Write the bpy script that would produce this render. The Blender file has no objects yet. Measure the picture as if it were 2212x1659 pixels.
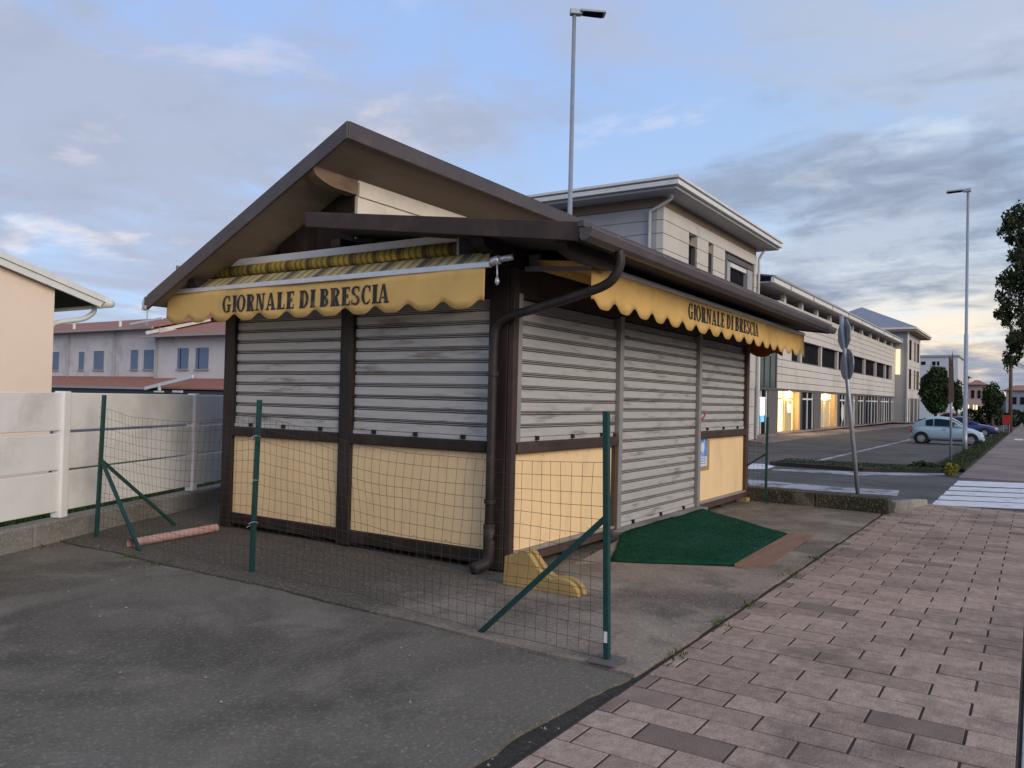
import bpy, math, random
from mathutils import Vector, Matrix, noise as mnoise
random.seed(7)
R = math.radians
SC = bpy.context.scene
COL = SC.collection

# ------------------------------------------------------------------ camera
cam_d = bpy.data.cameras.new('camera'); cam = bpy.data.objects.new('camera', cam_d); COL.objects.link(cam)
cam_d.sensor_width = 36.0; cam_d.lens = 36.0 * 1730.68 / 2212.0
cam_d.clip_start = 0.05; cam_d.clip_end = 6000
yaw, pit, rol = 0.57980365, 0.01855071, 0.02355066
fw = Vector((math.cos(pit)*math.cos(yaw), math.cos(pit)*math.sin(yaw), math.sin(pit)))
r0 = Vector((math.sin(yaw), -math.cos(yaw), 0)); u0 = r0.cross(fw)
rt = math.cos(rol)*r0 + math.sin(rol)*u0; up = -math.sin(rol)*r0 + math.cos(rol)*u0
m = Matrix((rt, up, -fw)).transposed().to_4x4(); m.translation = Vector((-5.96710606, -3.92367464, 1.55))
cam.matrix_world = m
SC.camera = cam

# ------------------------------------------------------------------ sky, sun, exposure
SUN_AZ, SUN_EL = R(-108), R(22)           # azimuth counted from +X towards +Y
sdir = Vector((math.cos(SUN_EL)*math.cos(SUN_AZ), math.cos(SUN_EL)*math.sin(SUN_AZ), math.sin(SUN_EL)))
world = bpy.data.worlds.new('World'); SC.world = world; world.use_nodes = True
wt = world.node_tree; wt.nodes.clear()
def wn(t, **k):
    n = wt.nodes.new(t)
    for a, b in k.items(): setattr(n, a, b)
    return n
def wl(a, b): wt.links.new(a, b)
def wmath(op, a, b=None, c=None, clamp=False):
    n = wn('ShaderNodeMath', operation=op, use_clamp=clamp)
    for i, v in enumerate((a, b, c)):
        if v is None: continue
        if isinstance(v, (int, float)): n.inputs[i].default_value = v
        else: wl(v, n.inputs[i])
    return n.outputs[0]
def wmix(fac, a, b):
    n = wn('ShaderNodeMix', data_type='RGBA')
    if isinstance(fac, (int, float)): n.inputs[0].default_value = fac
    else: wl(fac, n.inputs[0])
    for i, v in ((6, a), (7, b)):
        if isinstance(v, tuple): n.inputs[i].default_value = (*v, 1)
        else: wl(v, n.inputs[i])
    return n.outputs[2]
def wramp(f, lo, hi):
    n = wn('ShaderNodeMapRange', interpolation_type='SMOOTHSTEP')
    wl(f, n.inputs[0]); n.inputs[1].default_value = lo; n.inputs[2].default_value = hi
    return n.outputs[0]
sky = wn('ShaderNodeTexSky', sky_type='NISHITA', sun_disc=False, sun_elevation=SUN_EL,
         sun_rotation=math.pi/2 - SUN_AZ, altitude=100, air_density=1.0, dust_density=1.2, ozone_density=2.2)
tc = wn('ShaderNodeTexCoord'); sep = wn('ShaderNodeSeparateXYZ'); wl(tc.outputs['Generated'], sep.inputs[0])
zpos = wmath('MAXIMUM', sep.outputs[2], 0.0)
zz = wmath('ADD', zpos, 0.16)
comb = wn('ShaderNodeCombineXYZ')
wl(wmath('DIVIDE', sep.outputs[0], zz), comb.inputs[0]); wl(wmath('DIVIDE', sep.outputs[1], zz), comb.inputs[1])
def wnoise(scale, detail, rough, dist, off=(0, 0, 0), stretch=(1, 1, 1), rz=0):
    mp = wn('ShaderNodeMapping'); wl(comb.outputs[0], mp.inputs[0])
    mp.inputs['Location'].default_value = off; mp.inputs['Scale'].default_value = stretch
    mp.inputs['Rotation'].default_value = (0, 0, rz)
    n = wn('ShaderNodeTexNoise', noise_dimensions='3D'); wl(mp.outputs[0], n.inputs['Vector'])
    n.inputs['Scale'].default_value = scale; n.inputs['Detail'].default_value = detail
    n.inputs['Roughness'].default_value = rough; n.inputs['Distortion'].default_value = dist
    return n.outputs['Fac']
GLOW = R(-14)                                        # where the sun went down
sunaz = wmath('ADD', wmath('MULTIPLY', sep.outputs[0], math.cos(GLOW)), wmath('MULTIPLY', sep.outputs[1], math.sin(GLOW)))
near = wramp(sunaz, 0.60, 1.0)
low = wmath('SUBTRACT', 1.0, wramp(sep.outputs[2], 0.02, 0.19))
near2 = wramp(sunaz, 0.74, 0.98)
pale = wmath('MULTIPLY', near, wmath('SUBTRACT', 1.0, wramp(sep.outputs[2], 0.08, 0.30)))
mid = wmath('SUBTRACT', 1.0, wramp(sep.outputs[2], 0.10, 0.42))
tint = wn('ShaderNodeVectorMath', operation='MULTIPLY'); wl(sky.outputs[0], tint.inputs[0]); tint.inputs[1].default_value = (0.125, 0.125, 0.14)
# clear dusk air behind the clouds
clear_c = wmix(near, (0.29, 0.42, 0.70), (0.32, 0.46, 0.66))
clear_c = wmix(wmath('MULTIPLY', mid, 0.8), clear_c, (0.37, 0.50, 0.68))
clear_c = wmix(pale, clear_c, (0.60, 0.66, 0.66))
clear_c = wmix(wmath('MULTIPLY', low, near2), clear_c, (1.0, 0.74, 0.46))
clear = wmix(0.15, clear_c, tint.outputs[0])
# three cloud layers: thin veil, soft bands, small lit puffs
n_veil = wnoise(0.75, 4, 0.55, 0.6, (3.84, 16.61, 0), (0.7, 1.25, 1), 0.5)
n_band = wnoise(0.62, 6, 0.60, 0.35, (10.73, 5.53, 0), (1.0, 0.55, 1), 0.15)
n_puff = wnoise(2.6, 5, 0.60, 0.3, (1.79, 4.68, 0), (1.0, 0.75, 1), 0.4)
n_fine = wnoise(5.0, 4, 0.62, 0.5, (8.3, 1.9, 0))
col_veil = wmix(near, (0.34, 0.37, 0.47), (0.39, 0.44, 0.54))
col_veil = wmix(wmath('MULTIPLY', low, near2), col_veil, (0.72, 0.60, 0.50))
veil = wmath('MULTIPLY', wramp(wmath('ADD', n_veil, wmath('MULTIPLY', wmath('SUBTRACT', n_fine, 0.5), 0.16)), 0.40, 0.60), 0.85)
s1 = wmix(veil, clear, col_veil)
col_band = wmix(near, (0.30, 0.35, 0.46), (0.185, 0.235, 0.325))
band = wramp(wmath('ADD', n_band, wmath('MULTIPLY', wmath('SUBTRACT', n_fine, 0.5), 0.22)), 0.47, 0.62)
s2 = wmix(wmath('MULTIPLY', band, 0.92), s1, col_band)
rim = wmath('MULTIPLY', wramp(n_puff, 0.52, 0.70), wmath('SUBTRACT', 1.0, wmath('MULTIPLY', band, 0.7)))
puff = wmath('MULTIPLY', rim, wmath('SUBTRACT', 1.0, wramp(sep.outputs[2], 0.16, 0.60)))
col_puff = wmix(near, (0.74, 0.65, 0.62), (0.60, 0.68, 0.74))
s3 = wmix(wmath('MULTIPLY', puff, 0.65), s2, col_puff)
fin = wn('ShaderNodeVectorMath', operation='SCALE'); wl(s3, fin.inputs[0]); fin.inputs['Scale'].default_value = 8.0
bg = wn('ShaderNodeBackground'); wl(fin.outputs[0], bg.inputs[0]); bg.inputs[1].default_value = 0.12
wo = wn('ShaderNodeOutputWorld'); wl(bg.outputs[0], wo.inputs[0])

sl = bpy.data.lights.new('sun', 'SUN'); sun = bpy.data.objects.new('sun', sl); COL.objects.link(sun)
sl.energy = 1.35; sl.angle = R(36); sl.color = (1.0, 0.84, 0.66)
sun.rotation_euler = sdir.to_track_quat('Z', 'Y').to_euler()
SC.view_settings.view_transform = 'Standard'; SC.view_settings.look = 'None'
SC.view_settings.exposure = 0.5; SC.view_settings.gamma = 1.0; SC.view_settings.use_curve_mapping = False
SC.cycles.max_bounces = 4; SC.cycles.diffuse_bounces = 3; SC.cycles.glossy_bounces = 2; SC.cycles.transparent_max_bounces = 4
SC.cycles.caustics_reflective = False; SC.cycles.caustics_refractive = False

# ------------------------------------------------------------------ materials
MATS = {}
def mat(name, col, rough=0.65, var=0.18, scale=6.0, bump=0.15, bscale=40.0, metal=0.0, dirt=None, dirt_amt=0.0,
        dirt_scale=2.0, stretch=(1, 1, 1), rnd=0.0, spec=0.3, emit=None, estr=0.0, dlo=0.48, dhi=0.68):
    """procedural Principled material: base colour x noise, optional dirt layer with its own shape, fine bump"""
    if name in MATS: return MATS[name]
    mt = bpy.data.materials.new(name); mt.use_nodes = True; nt = mt.node_tree; N = nt.nodes; L = nt.links
    b = N['Principled BSDF']; b.inputs['Roughness'].default_value = rough; b.inputs['Metallic'].default_value = metal
    b.inputs['Specular IOR Level'].default_value = spec
    tcd = N.new('ShaderNodeNewGeometry'); mp = N.new('ShaderNodeMapping'); L.new(tcd.outputs['Position'], mp.inputs[0])
    mp.inputs['Scale'].default_value = stretch
    n1 = N.new('ShaderNodeTexNoise'); L.new(mp.outputs[0], n1.inputs['Vector']); n1.inputs['Scale'].default_value = scale
    n1.inputs['Detail'].default_value = 4; n1.inputs['Roughness'].default_value = 0.6
    mr = N.new('ShaderNodeMapRange'); L.new(n1.outputs['Fac'], mr.inputs[0])
    mr.inputs[1].default_value = 0.25; mr.inputs[2].default_value = 0.75
    mr.inputs[3].default_value = 1 - var; mr.inputs[4].default_value = 1 + var
    fac = mr.outputs[0]
    if rnd:
        oi = N.new('ShaderNodeObjectInfo'); m2 = N.new('ShaderNodeMapRange'); L.new(oi.outputs['Random'], m2.inputs[0])
        m2.inputs[3].default_value = 1 - rnd; m2.inputs[4].default_value = 1 + rnd * 0.6
        mm = N.new('ShaderNodeMath'); mm.operation = 'MULTIPLY'; L.new(fac, mm.inputs[0]); L.new(m2.outputs[0], mm.inputs[1]); fac = mm.outputs[0]
    vm = N.new('ShaderNodeVectorMath'); vm.operation = 'SCALE'; vm.inputs[0].default_value = col; L.new(fac, vm.inputs['Scale'])
    out = vm.outputs[0]
    if dirt:
        mp2 = N.new('ShaderNodeMapping'); L.new(tcd.outputs['Position'], mp2.inputs[0]); mp2.inputs['Location'].default_value = (5.2, 3.7, 1.1)
        mp2.inputs['Scale'].default_value = stretch
        n2 = N.new('ShaderNodeTexNoise'); L.new(mp2.outputs[0], n2.inputs['Vector']); n2.inputs['Scale'].default_value = dirt_scale
        n2.inputs['Detail'].default_value = 6; n2.inputs['Roughness'].default_value = 0.65
        m3 = N.new('ShaderNodeMapRange'); m3.interpolation_type = 'SMOOTHSTEP'; L.new(n2.outputs['Fac'], m3.inputs[0])
        m3.inputs[1].default_value = dlo; m3.inputs[2].default_value = dhi; m3.inputs[4].default_value = dirt_amt
        mx = N.new('ShaderNodeMix'); mx.data_type = 'RGBA'; L.new(m3.outputs[0], mx.inputs[0]); L.new(out, mx.inputs[6])
        mx.inputs[7].default_value = (*dirt, 1); out = mx.outputs[2]
    L.new(out, b.inputs['Base Color'])
    if bump:
        n3 = N.new('ShaderNodeTexNoise'); L.new(mp.outputs[0], n3.inputs['Vector']); n3.inputs['Scale'].default_value = bscale
        n3.inputs['Detail'].default_value = 2
        bp = N.new('ShaderNodeBump'); bp.inputs['Strength'].default_value = bump; bp.inputs['Distance'].default_value = 0.01
        L.new(n3.outputs['Fac'], bp.inputs['Height']); L.new(bp.outputs[0], b.inputs['Normal'])
    if emit:
        b.inputs['Emission Color'].default_value = (*emit, 1); b.inputs['Emission Strength'].default_value = estr
    MATS[name] = mt
    return mt

def concrete(name, col, dark, light, spk=0.5, moss=None, damp=None):
    """weathered cast concrete / old asphalt: broad stains, aggregate speckle, hair cracks, bump"""
    mt = bpy.data.materials.new(name); mt.use_nodes = True; nt = mt.node_tree; N = nt.nodes; L = nt.links
    b = N['Principled BSDF']; b.inputs['Roughness'].default_value = 0.9; b.inputs['Specular IOR Level'].default_value = 0.2
    tcd = N.new('ShaderNodeTexCoord')
    def noi(s, d, r, off=0.0, dist=0.0):
        mp = N.new('ShaderNodeMapping'); L.new(tcd.outputs['Object'], mp.inputs[0]); mp.inputs['Location'].default_value = (off, off*0.7, 0)
        n = N.new('ShaderNodeTexNoise'); L.new(mp.outputs[0], n.inputs['Vector']); n.inputs['Scale'].default_value = s
        n.inputs['Detail'].default_value = d; n.inputs['Roughness'].default_value = r; n.inputs['Distortion'].default_value = dist
        return n.outputs['Fac']
    def rng(f, a, bb, c, d):
        m3 = N.new('ShaderNodeMapRange'); m3.interpolation_type = 'SMOOTHSTEP'; L.new(f, m3.inputs[0])
        for i, v in enumerate((a, bb, c, d)): m3.inputs[i+1].default_value = v
        return m3.outputs[0]
    def mix(f, a, c):
        mx = N.new('ShaderNodeMix'); mx.data_type = 'RGBA'; L.new(f, mx.inputs[0])
        for i, v in ((6, a), (7, c)):
            if isinstance(v, tuple): mx.inputs[i].default_value = (*v, 1)
            else: L.new(v, mx.inputs[i])
        return mx.outputs[2]
    o = mix(rng(noi(0.55, 6, 0.62, 3.0, 0.6), 0.42, 0.60, 0, 0.9), col, dark)
    o = mix(rng(noi(1.3, 6, 0.65, 11.0, 0.4), 0.50, 0.72, 0, 0.65), o, light)
    if moss: o = mix(rng(noi(0.9, 5, 0.7, 23.0), 0.58, 0.72, 0, 0.55), o, moss)
    if damp:                                           # dark damp, mossy stain spreading from the blocked downpipe side
        sp = N.new('ShaderNodeSeparateXYZ'); L.new(tcd.outputs['Object'], sp.inputs[0])
        def mth(op, a, b2):
            q = N.new('ShaderNodeMath'); q.operation = op
            for i, v in enumerate((a, b2)):
                if isinstance(v, (int, float)): q.inputs[i].default_value = v
                else: L.new(v, q.inputs[i])
            return q.outputs[0]
        wv = mth('MULTIPLY', mth('SUBTRACT', noi(1.1, 6, 0.65, 31.0, 0.5), 0.5), 2.2)
        f1 = rng(mth('ADD', sp.outputs[1], wv), -0.9, 0.5, 0, 1)
        o = mix(mth('MULTIPLY', f1, 0.9), o, damp)
        o = mix(rng(noi(2.6, 6, 0.65, 41.0), 0.50, 0.68, 0, 0.6), o, tuple(c*1.35 for c in damp))
    fine = noi(38, 3, 0.7, 1.0)
    o = mix(rng(fine, 0.52, 0.70, 0, spk), o, tuple(min(1, c*2.0) for c in light))
    o = mix(rng(noi(60, 2, 0.7, 7.0), 0.52, 0.68, 0, spk), o, tuple(c*0.4 for c in dark))
    L.new(o, b.inputs['Base Color'])
    bp = N.new('ShaderNodeBump'); bp.inputs['Strength'].default_value = 0.55; bp.inputs['Distance'].default_value = 0.012
    L.new(noi(26, 4, 0.75, 2.0), bp.inputs['Height']); L.new(bp.outputs[0], b.inputs['Normal'])
    MATS[name] = mt
    return mt

# ------------------------------------------------------------------ mesh helpers
class MB:
    def __init__(s): s.v = []; s.f = []; s.mi = []
    def add(s, vs, fs, mi=0):
        o = len(s.v); s.v += [tuple(p) for p in vs]; s.f += [tuple(i+o for i in f) for f in fs]; s.mi += [mi]*len(fs); return s
    def box(s, x0, x1, y0, y1, z0, z1, mi=0):
        if x0 > x1: x0, x1 = x1, x0
        if y0 > y1: y0, y1 = y1, y0
        if z0 > z1: z0, z1 = z1, z0
        return s.add([(x0,y0,z0),(x1,y0,z0),(x1,y1,z0),(x0,y1,z0),(x0,y0,z1),(x1,y0,z1),(x1,y1,z1),(x0,y1,z1)],
                     [(0,3,2,1),(4,5,6,7),(0,1,5,4),(1,2,6,5),(2,3,7,6),(3,0,4,7)], mi)
    def prism(s, pts, ext, mi=0):
        n = len(pts); e = Vector(ext); a = [Vector(p) for p in pts]; b = [p+e for p in a]
        nr = Vector((0,0,0))
        for i in range(n): nr += a[i].cross(a[(i+1) % n])
        flip = nr.dot(e) > 0
        f = [tuple(range(n)), tuple(range(2*n-1, n-1, -1))] + [(i, i+n, (i+1) % n + n, (i+1) % n) for i in range(n)]
        if flip: f = [tuple(reversed(q)) for q in f]
        return s.add(a+b, f, mi)
    def tube(s, path, r, n=8, cap=True, mi=0):
        P = [Vector(p) for p in path]; rs = r if isinstance(r, (list, tuple)) else [r]*len(P); vs = []; prev = None
        for i, p in enumerate(P):
            d = (P[min(i+1, len(P)-1)] - P[max(i-1, 0)]).normalized()
            if prev is None:
                a = Vector((0,0,1)) if abs(d.z) < 0.9 else Vector((1,0,0)); u = d.cross(a).normalized()
            else: u = (prev - d*prev.dot(d)).normalized()
            prev = u; w = d.cross(u)
            for k in range(n):
                t = 2*math.pi*k/n; vs.append(p + (u*math.cos(t) + w*math.sin(t))*rs[i])
        f = [(i*n+k, i*n+(k+1) % n, (i+1)*n+(k+1) % n, (i+1)*n+k) for i in range(len(P)-1) for k in range(n)]
        if cap: f += [tuple(reversed(range(n))), tuple(range((len(P)-1)*n, len(P)*n))]
        return s.add(vs, f, mi)
    def bar(s, a, b, w, h):
        """square bar between two points"""
        a = Vector(a); b = Vector(b); d = (b-a).normalized(); q = Vector((0,0,1)) if abs(d.z) < .95 else Vector((1,0,0))
        u = d.cross(q).normalized()*w/2; t = d.cross(u).normalized()*h/2
        vs = [a-u-t, a+u-t, a+u+t, a-u+t, b-u-t, b+u-t, b+u+t, b-u+t]
        return s.add(vs, [(0,1,2,3),(7,6,5,4),(0,4,5,1),(1,5,6,2),(2,6,7,3),(3,7,4,0)])
    def grid(s, fn, nu, nv, mi=0):
        vs = [fn(i/nu, j/nv) for j in range(nv+1) for i in range(nu+1)]
        f = [(j*(nu+1)+i, j*(nu+1)+i+1, (j+1)*(nu+1)+i+1, (j+1)*(nu+1)+i) for j in range(nv) for i in range(nu)]
        return s.add(vs, f, mi)
    def build(s, name, mats, parent=None, smooth=False, fix=None, bevel=0.0, thick=0.0):
        me = bpy.data.meshes.new(name)
        vs = [fix(*p) for p in s.v] if fix else s.v
        me.from_pydata(vs, [], s.f)
        if not isinstance(mats, (list, tuple)): mats = [mats]
        for q in mats: me.materials.append(q)
        if len(mats) > 1: me.polygons.foreach_set('material_index', s.mi)
        if smooth: me.polygons.foreach_set('use_smooth', [True]*len(me.polygons))
        me.update()
        o = bpy.data.objects.new(name, me); COL.objects.link(o)
        if parent: o.parent = parent
        if thick:
            md = o.modifiers.new('thickness', 'SOLIDIFY'); md.thickness = thick; md.offset = 0
        if bevel:
            md = o.modifiers.new('bevel', 'BEVEL'); md.width = bevel; md.segments = 2; md.limit_method = 'ANGLE'; md.angle_limit = R(40)
        return o
def box(name, m_, parent, *a, bevel=0.0, fix=None): return MB().box(*a).build(name, m_, parent, bevel=bevel, fix=fix)
def tag(o, label=None, cat=None, group=None, kind=None):
    for k, v in (('label', label), ('category', cat), ('group', group), ('kind', kind)):
        if v: o[k] = v
    return o
def thing(name, label, cat, group=None, loc=(0,0,0)):
    o = bpy.data.objects.new(name, None); COL.objects.link(o); o.empty_display_size = .2; o.location = loc
    return tag(o, label, cat, group)
def struct(o): o['kind'] = 'structure'; return o
def bezier(pts, n=12):
    """smooth Catmull-Rom path through pts"""
    P = [Vector(p) for p in pts]; P = [2*P[0]-P[1]] + P + [2*P[-1]-P[-2]]; out = []
    for i in range(1, len(P)-2):
        for k in range(n):
            t = k/n; a, b, c, d = P[i-1:i+3]
            out.append(0.5*((2*b) + (c-a)*t + (2*a-5*b+4*c-d)*t*t + (3*b-a-3*c+d)*t**3))
    out.append(P[-2]); return out

# ------------------------------------------------------------------ palette
concrete('driveway_concrete', (0.150,0.134,0.110), (0.080,0.071,0.057), (0.225,0.202,0.166), 0.30, (0.098,0.088,0.050))
concrete('pad_concrete', (0.27,0.225,0.180), (0.125,0.105,0.087), (0.39,0.32,0.26), 0.25, damp=(0.078,0.069,0.056))
concrete('wall_concrete', (0.26,0.25,0.23), (0.16,0.15,0.13), (0.34,0.33,0.30), 0.35, (0.12,0.12,0.08))
concrete('kerb_concrete', (0.30,0.29,0.26), (0.15,0.14,0.12), (0.42,0.40,0.36), 0.4, (0.09,0.09,0.06))
concrete('asphalt', (0.105,0.103,0.104), (0.07,0.069,0.07), (0.14,0.138,0.138), 0.35)
concrete('mossy_shaded_concrete', (0.10,0.090,0.066), (0.035,0.035,0.022), (0.30,0.27,0.22), 0.4, (0.04,0.045,0.02))  # moss, with the shade of the wall's front put into the dark tone
concrete('far_paving', (0.25,0.20,0.19), (0.17,0.14,0.13), (0.31,0.26,0.245), 0.3)
concrete('soil', (0.045,0.040,0.034), (0.028,0.025,0.022), (0.075,0.066,0.055), 0.4)
mat('paver', (0.345,0.257,0.205), 0.9, 0.28, 14, 0.6, 60, dirt=(0.135,0.102,0.083), dirt_amt=0.75, dirt_scale=1.5, rnd=0.20, dlo=0.49, dhi=0.70)
mat('paver_dark', (0.225,0.165,0.135), 0.88, 0.2, 5, 0.45, 70, rnd=0.25)
mat('joint_sand', (0.050,0.040,0.033), 0.95, 0.35, 12, 0)
mat('grey_slab', (0.36,0.38,0.39), 0.9, 0.12, 7, 0.4, 60)
mat('brown_wood', (0.026,0.017,0.014), 0.6, 0.25, 5, 0.2, 30, stretch=(1,1,0.2), dirt=(0.07,0.052,0.043), dirt_amt=0.5, dirt_scale=4)
mat('brown_beam', (0.052,0.033,0.028), 0.6, 0.22, 4, 0.2, 30, dirt=(0.10,0.062,0.045), dirt_amt=0.5, dirt_scale=3)
mat('rusty_brown', (0.085,0.050,0.038), 0.7, 0.25, 6, 0.25, 30, dirt=(0.07,0.045,0.04), dirt_amt=0.7, dirt_scale=4)
mat('pipe_metal', (0.034,0.027,0.026), 0.5, 0.2, 4, 0.05, 30, spec=0.3, dirt=(0.075,0.058,0.052), dirt_amt=0.5, dirt_scale=5)
mat('roof_metal', (0.078,0.060,0.058), 0.45, 0.15, 3, 0.05, 30, metal=0.0, spec=0.5, dirt=(0.14,0.115,0.11), dirt_amt=0.4, dirt_scale=3)
mat('bare_wood', (0.26,0.175,0.115), 0.75, 0.3, 6, 0.2, 30, stretch=(0.3,1,1), dirt=(0.10,0.065,0.045), dirt_amt=0.7, dirt_scale=5)
mat('soffit', (0.26,0.205,0.155), 0.8, 0.15, 3, 0.15, 30, stretch=(0.3,2,2))
mat('cream_render', (0.78,0.72,0.60), 0.8, 0.08, 3, 0.15, 40, dirt=(0.42,0.35,0.26), dirt_amt=0.6, dirt_scale=1.8)
mat('peach_panel', (0.90,0.645,0.35), 0.55, 0.05, 2.5, 0.04, 30, dirt=(0.60,0.44,0.26), dirt_amt=0.45, dirt_scale=2.6, stretch=(1,1,.35))
mat('groove_shade', (0.085,0.075,0.066), 0.8, 0.3, 8, 0)
mat('shutter_metal', (0.50,0.485,0.46), 0.5, 0.10, 5, 0.05, 40, metal=0.15, stretch=(.7,.7,5), dirt=(0.17,0.13,0.10), dirt_amt=0.7, dirt_scale=2.2, spec=0.3, dlo=0.52, dhi=0.70)
mat('shutter_frame', (0.30,0.29,0.28), 0.5, 0.12, 5, 0.05, 40, metal=0.2)
mat('aluminium', (0.62,0.63,0.66), 0.35, 0.08, 6, 0.03, 40, metal=0.55)
mat('galvanised', (0.36,0.39,0.43), 0.45, 0.12, 8, 0.05, 50, metal=0.45)
mat('awning_cloth', (0.72,0.46,0.155), 0.85, 0.10, 3, 0.12, 90, dirt=(0.46,0.29,0.10), dirt_amt=0.65, dirt_scale=1.8, dlo=0.50, dhi=0.72)
mat('awning_under', (0.42,0.13,0.02), 0.85, 0.1, 3, 0.1, 90)
mat('lettering_ink', (0.035,0.033,0.036), 0.8, 0.25, 14, 0.05, 60, dirt=(0.30,0.21,0.10), dirt_amt=0.4, dirt_scale=9)
mat('fence_green', (0.008,0.055,0.050), 0.5, 0.2, 8, 0.08, 60, spec=0.4)
mat('wire', (0.050,0.045,0.030), 0.6, 0.2, 8, 0)
mat('white_board', (0.83,0.83,0.82), 0.75, 0.06, 2.5, 0.12, 40, dirt=(0.50,0.485,0.45), dirt_amt=0.45, dirt_scale=1.1)
mat('mat_green', (0.013,0.072,0.040), 0.95, 0.25, 12, 0.8, 220, spec=0.1, dirt=(0.03,0.105,0.075), dirt_amt=0.5, dirt_scale=1.3)
mat('grey_timber', (0.25,0.21,0.175), 0.85, 0.25, 8, 0.3, 40)
mat('ramp_wood', (0.22,0.125,0.085), 0.8, 0.25, 8, 0.3, 40, stretch=(0.2,1,1))
mat('yellow_block', (0.43,0.285,0.105), 0.85, 0.14, 6, 0.3, 60, dirt=(0.26,0.19,0.09), dirt_amt=0.6, dirt_scale=4)
mat('pink_plastic', (0.48,0.29,0.265), 0.5, 0.15, 9, 0.08, 40, dirt=(0.50,0.42,0.40), dirt_amt=0.8, dirt_scale=4)
mat('peach_wall', (0.86,0.70,0.57), 0.9, 0.04, 1.5, 0.1, 40)
mat('white_paint', (0.74,0.74,0.72), 0.6, 0.06, 3, 0.06, 30, dirt=(0.5,0.47,0.40), dirt_amt=0.3, dirt_scale=3)
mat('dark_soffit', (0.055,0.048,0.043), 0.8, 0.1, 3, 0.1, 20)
mat('lavender_wall', (0.74,0.69,0.645), 0.9, 0.06, 0.6, 0.1, 20, dirt=(0.34,0.34,0.38), dirt_amt=0.5, dirt_scale=0.4)
mat('terracotta', (0.33,0.15,0.105), 0.85, 0.22, 3, 0.5, 9, stretch=(1,3,1))
mat('shutter_blue', (0.17,0.23,0.33), 0.6, 0.1, 3, 0.1, 30, stretch=(1,1,8))
mat('board_pale', (0.62,0.585,0.525), 0.75, 0.06, 0.8, 0.05, 10, dirt=(0.40,0.39,0.375), dirt_amt=0.4, dirt_scale=0.5)
mat('board_grey', (0.40,0.40,0.41), 0.75, 0.06, 0.8, 0.05, 10)
mat('band_brown', (0.30,0.22,0.15), 0.8, 0.08, 2, 0.05, 10)
mat('roof_slate', (0.22,0.24,0.30), 0.6, 0.1, 1, 0.1, 6)
mat('dark_cladding', (0.055,0.060,0.065), 0.4, 0.15, 1.5, 0.05, 10, spec=0.5)
mat('dark_glass', (0.020,0.021,0.025), 0.5, 0.3, 0.7, 0, spec=0.0)
mat('lit_cream', (0.7,0.62,0.45), 0.6, 0.15, 1.5, 0, emit=(1.0,0.86,0.58), estr=0.55)
mat('teal_glass', (0.020,0.055,0.075), 0.15, 0.3, 0.8, 0, spec=0.06)
mat('column_grey', (0.13,0.125,0.12), 0.7, 0.1, 2, 0.08, 20)
mat('lit_interior', (0.75,0.52,0.22), 0.7, 0.25, 1.5, 0, emit=(1.0,0.78,0.40), estr=1.25)
mat('lit_dim', (0.30,0.24,0.14), 0.5, 0.3, 1.5, 0, emit=(1.0,0.75,0.36), estr=0.16)
mat('lit_screen', (0.8,0.85,0.9), 0.4, 0.1, 2, 0, emit=(0.85,0.95,1.0), estr=1.1)
mat('screen_blue', (0.1,0.3,0.7), 0.4, 0.1, 2, 0, emit=(0.15,0.45,1.0), estr=0.9)
mat('warm_wall', (0.60,0.42,0.22), 0.8, 0.06, 1.5, 0.05, 10)
mat('leaf_dark', (0.045,0.062,0.028), 0.75, 0.45, 2.2, 0, spec=0.15)
mat('leaf_mid', (0.036,0.058,0.024), 0.75, 0.45, 0.9, 0, spec=0.15)
mat('leaf_hedge', (0.040,0.062,0.026), 0.8, 0.4, 1.2, 0, spec=0.15)
mat('leaf_yellow', (0.16,0.145,0.025), 0.8, 0.4, 6, 0, spec=0.15)
mat('cover_white', (0.78,0.78,0.77), 0.4, 0.05, 3, 0.03, 30)
mat('grass', (0.060,0.105,0.022), 0.9, 0.4, 5, 0, spec=0.1)
mat('bark', (0.09,0.07,0.055), 0.9, 0.3, 8, 0.6, 20, stretch=(1,1,0.2))
mat('pole_wood', (0.13,0.085,0.06), 0.85, 0.2, 5, 0.3, 20)
mat('road_paint', (0.62,0.64,0.67), 0.75, 0.12, 5, 0.2, 60, dirt=(0.16,0.165,0.175), dirt_amt=0.85, dirt_scale=3.5, dlo=0.55, dhi=0.72)
mat('road_paint_worn', (0.36,0.38,0.42), 0.8, 0.15, 4, 0.2, 60, dirt=(0.11,0.112,0.12), dirt_amt=0.9, dirt_scale=2.2, dlo=0.45, dhi=0.62)
mat('car_blue', (0.33,0.47,0.56), 0.25, 0.03, 2, 0, spec=0.6)
mat('car_navy', (0.020,0.035,0.16), 0.2, 0.05, 2, 0, spec=0.6)
mat('car_white', (0.62,0.64,0.66), 0.25, 0.03, 2, 0, spec=0.6)
mat('car_red', (0.42,0.05,0.03), 0.25, 0.03, 2, 0, spec=0.6)
mat('car_glass', (0.015,0.035,0.060), 0.05, 0.1, 2, 0, spec=0.9)
mat('rubber', (0.018,0.018,0.019), 0.85, 0.1, 5, 0.1, 40)
mat('rim', (0.30,0.31,0.33), 0.35, 0.1, 5, 0, metal=0.7)
mat('lamp_lens', (0.75,0.75,0.72), 0.2, 0.05, 5, 0)
mat('tail_red', (0.45,0.02,0.02), 0.25, 0.05, 5, 0)
mat('sign_red', (0.40,0.03,0.03), 0.5, 0.1, 5, 0)
mat('poster_blue', (0.10,0.26,0.62), 0.5, 0.35, 9, 0, dirt=(0.62,0.72,0.86), dirt_amt=0.8, dirt_scale=7)
mat('poster_white', (0.66,0.72,0.80), 0.5, 0.1, 9, 0)
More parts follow.
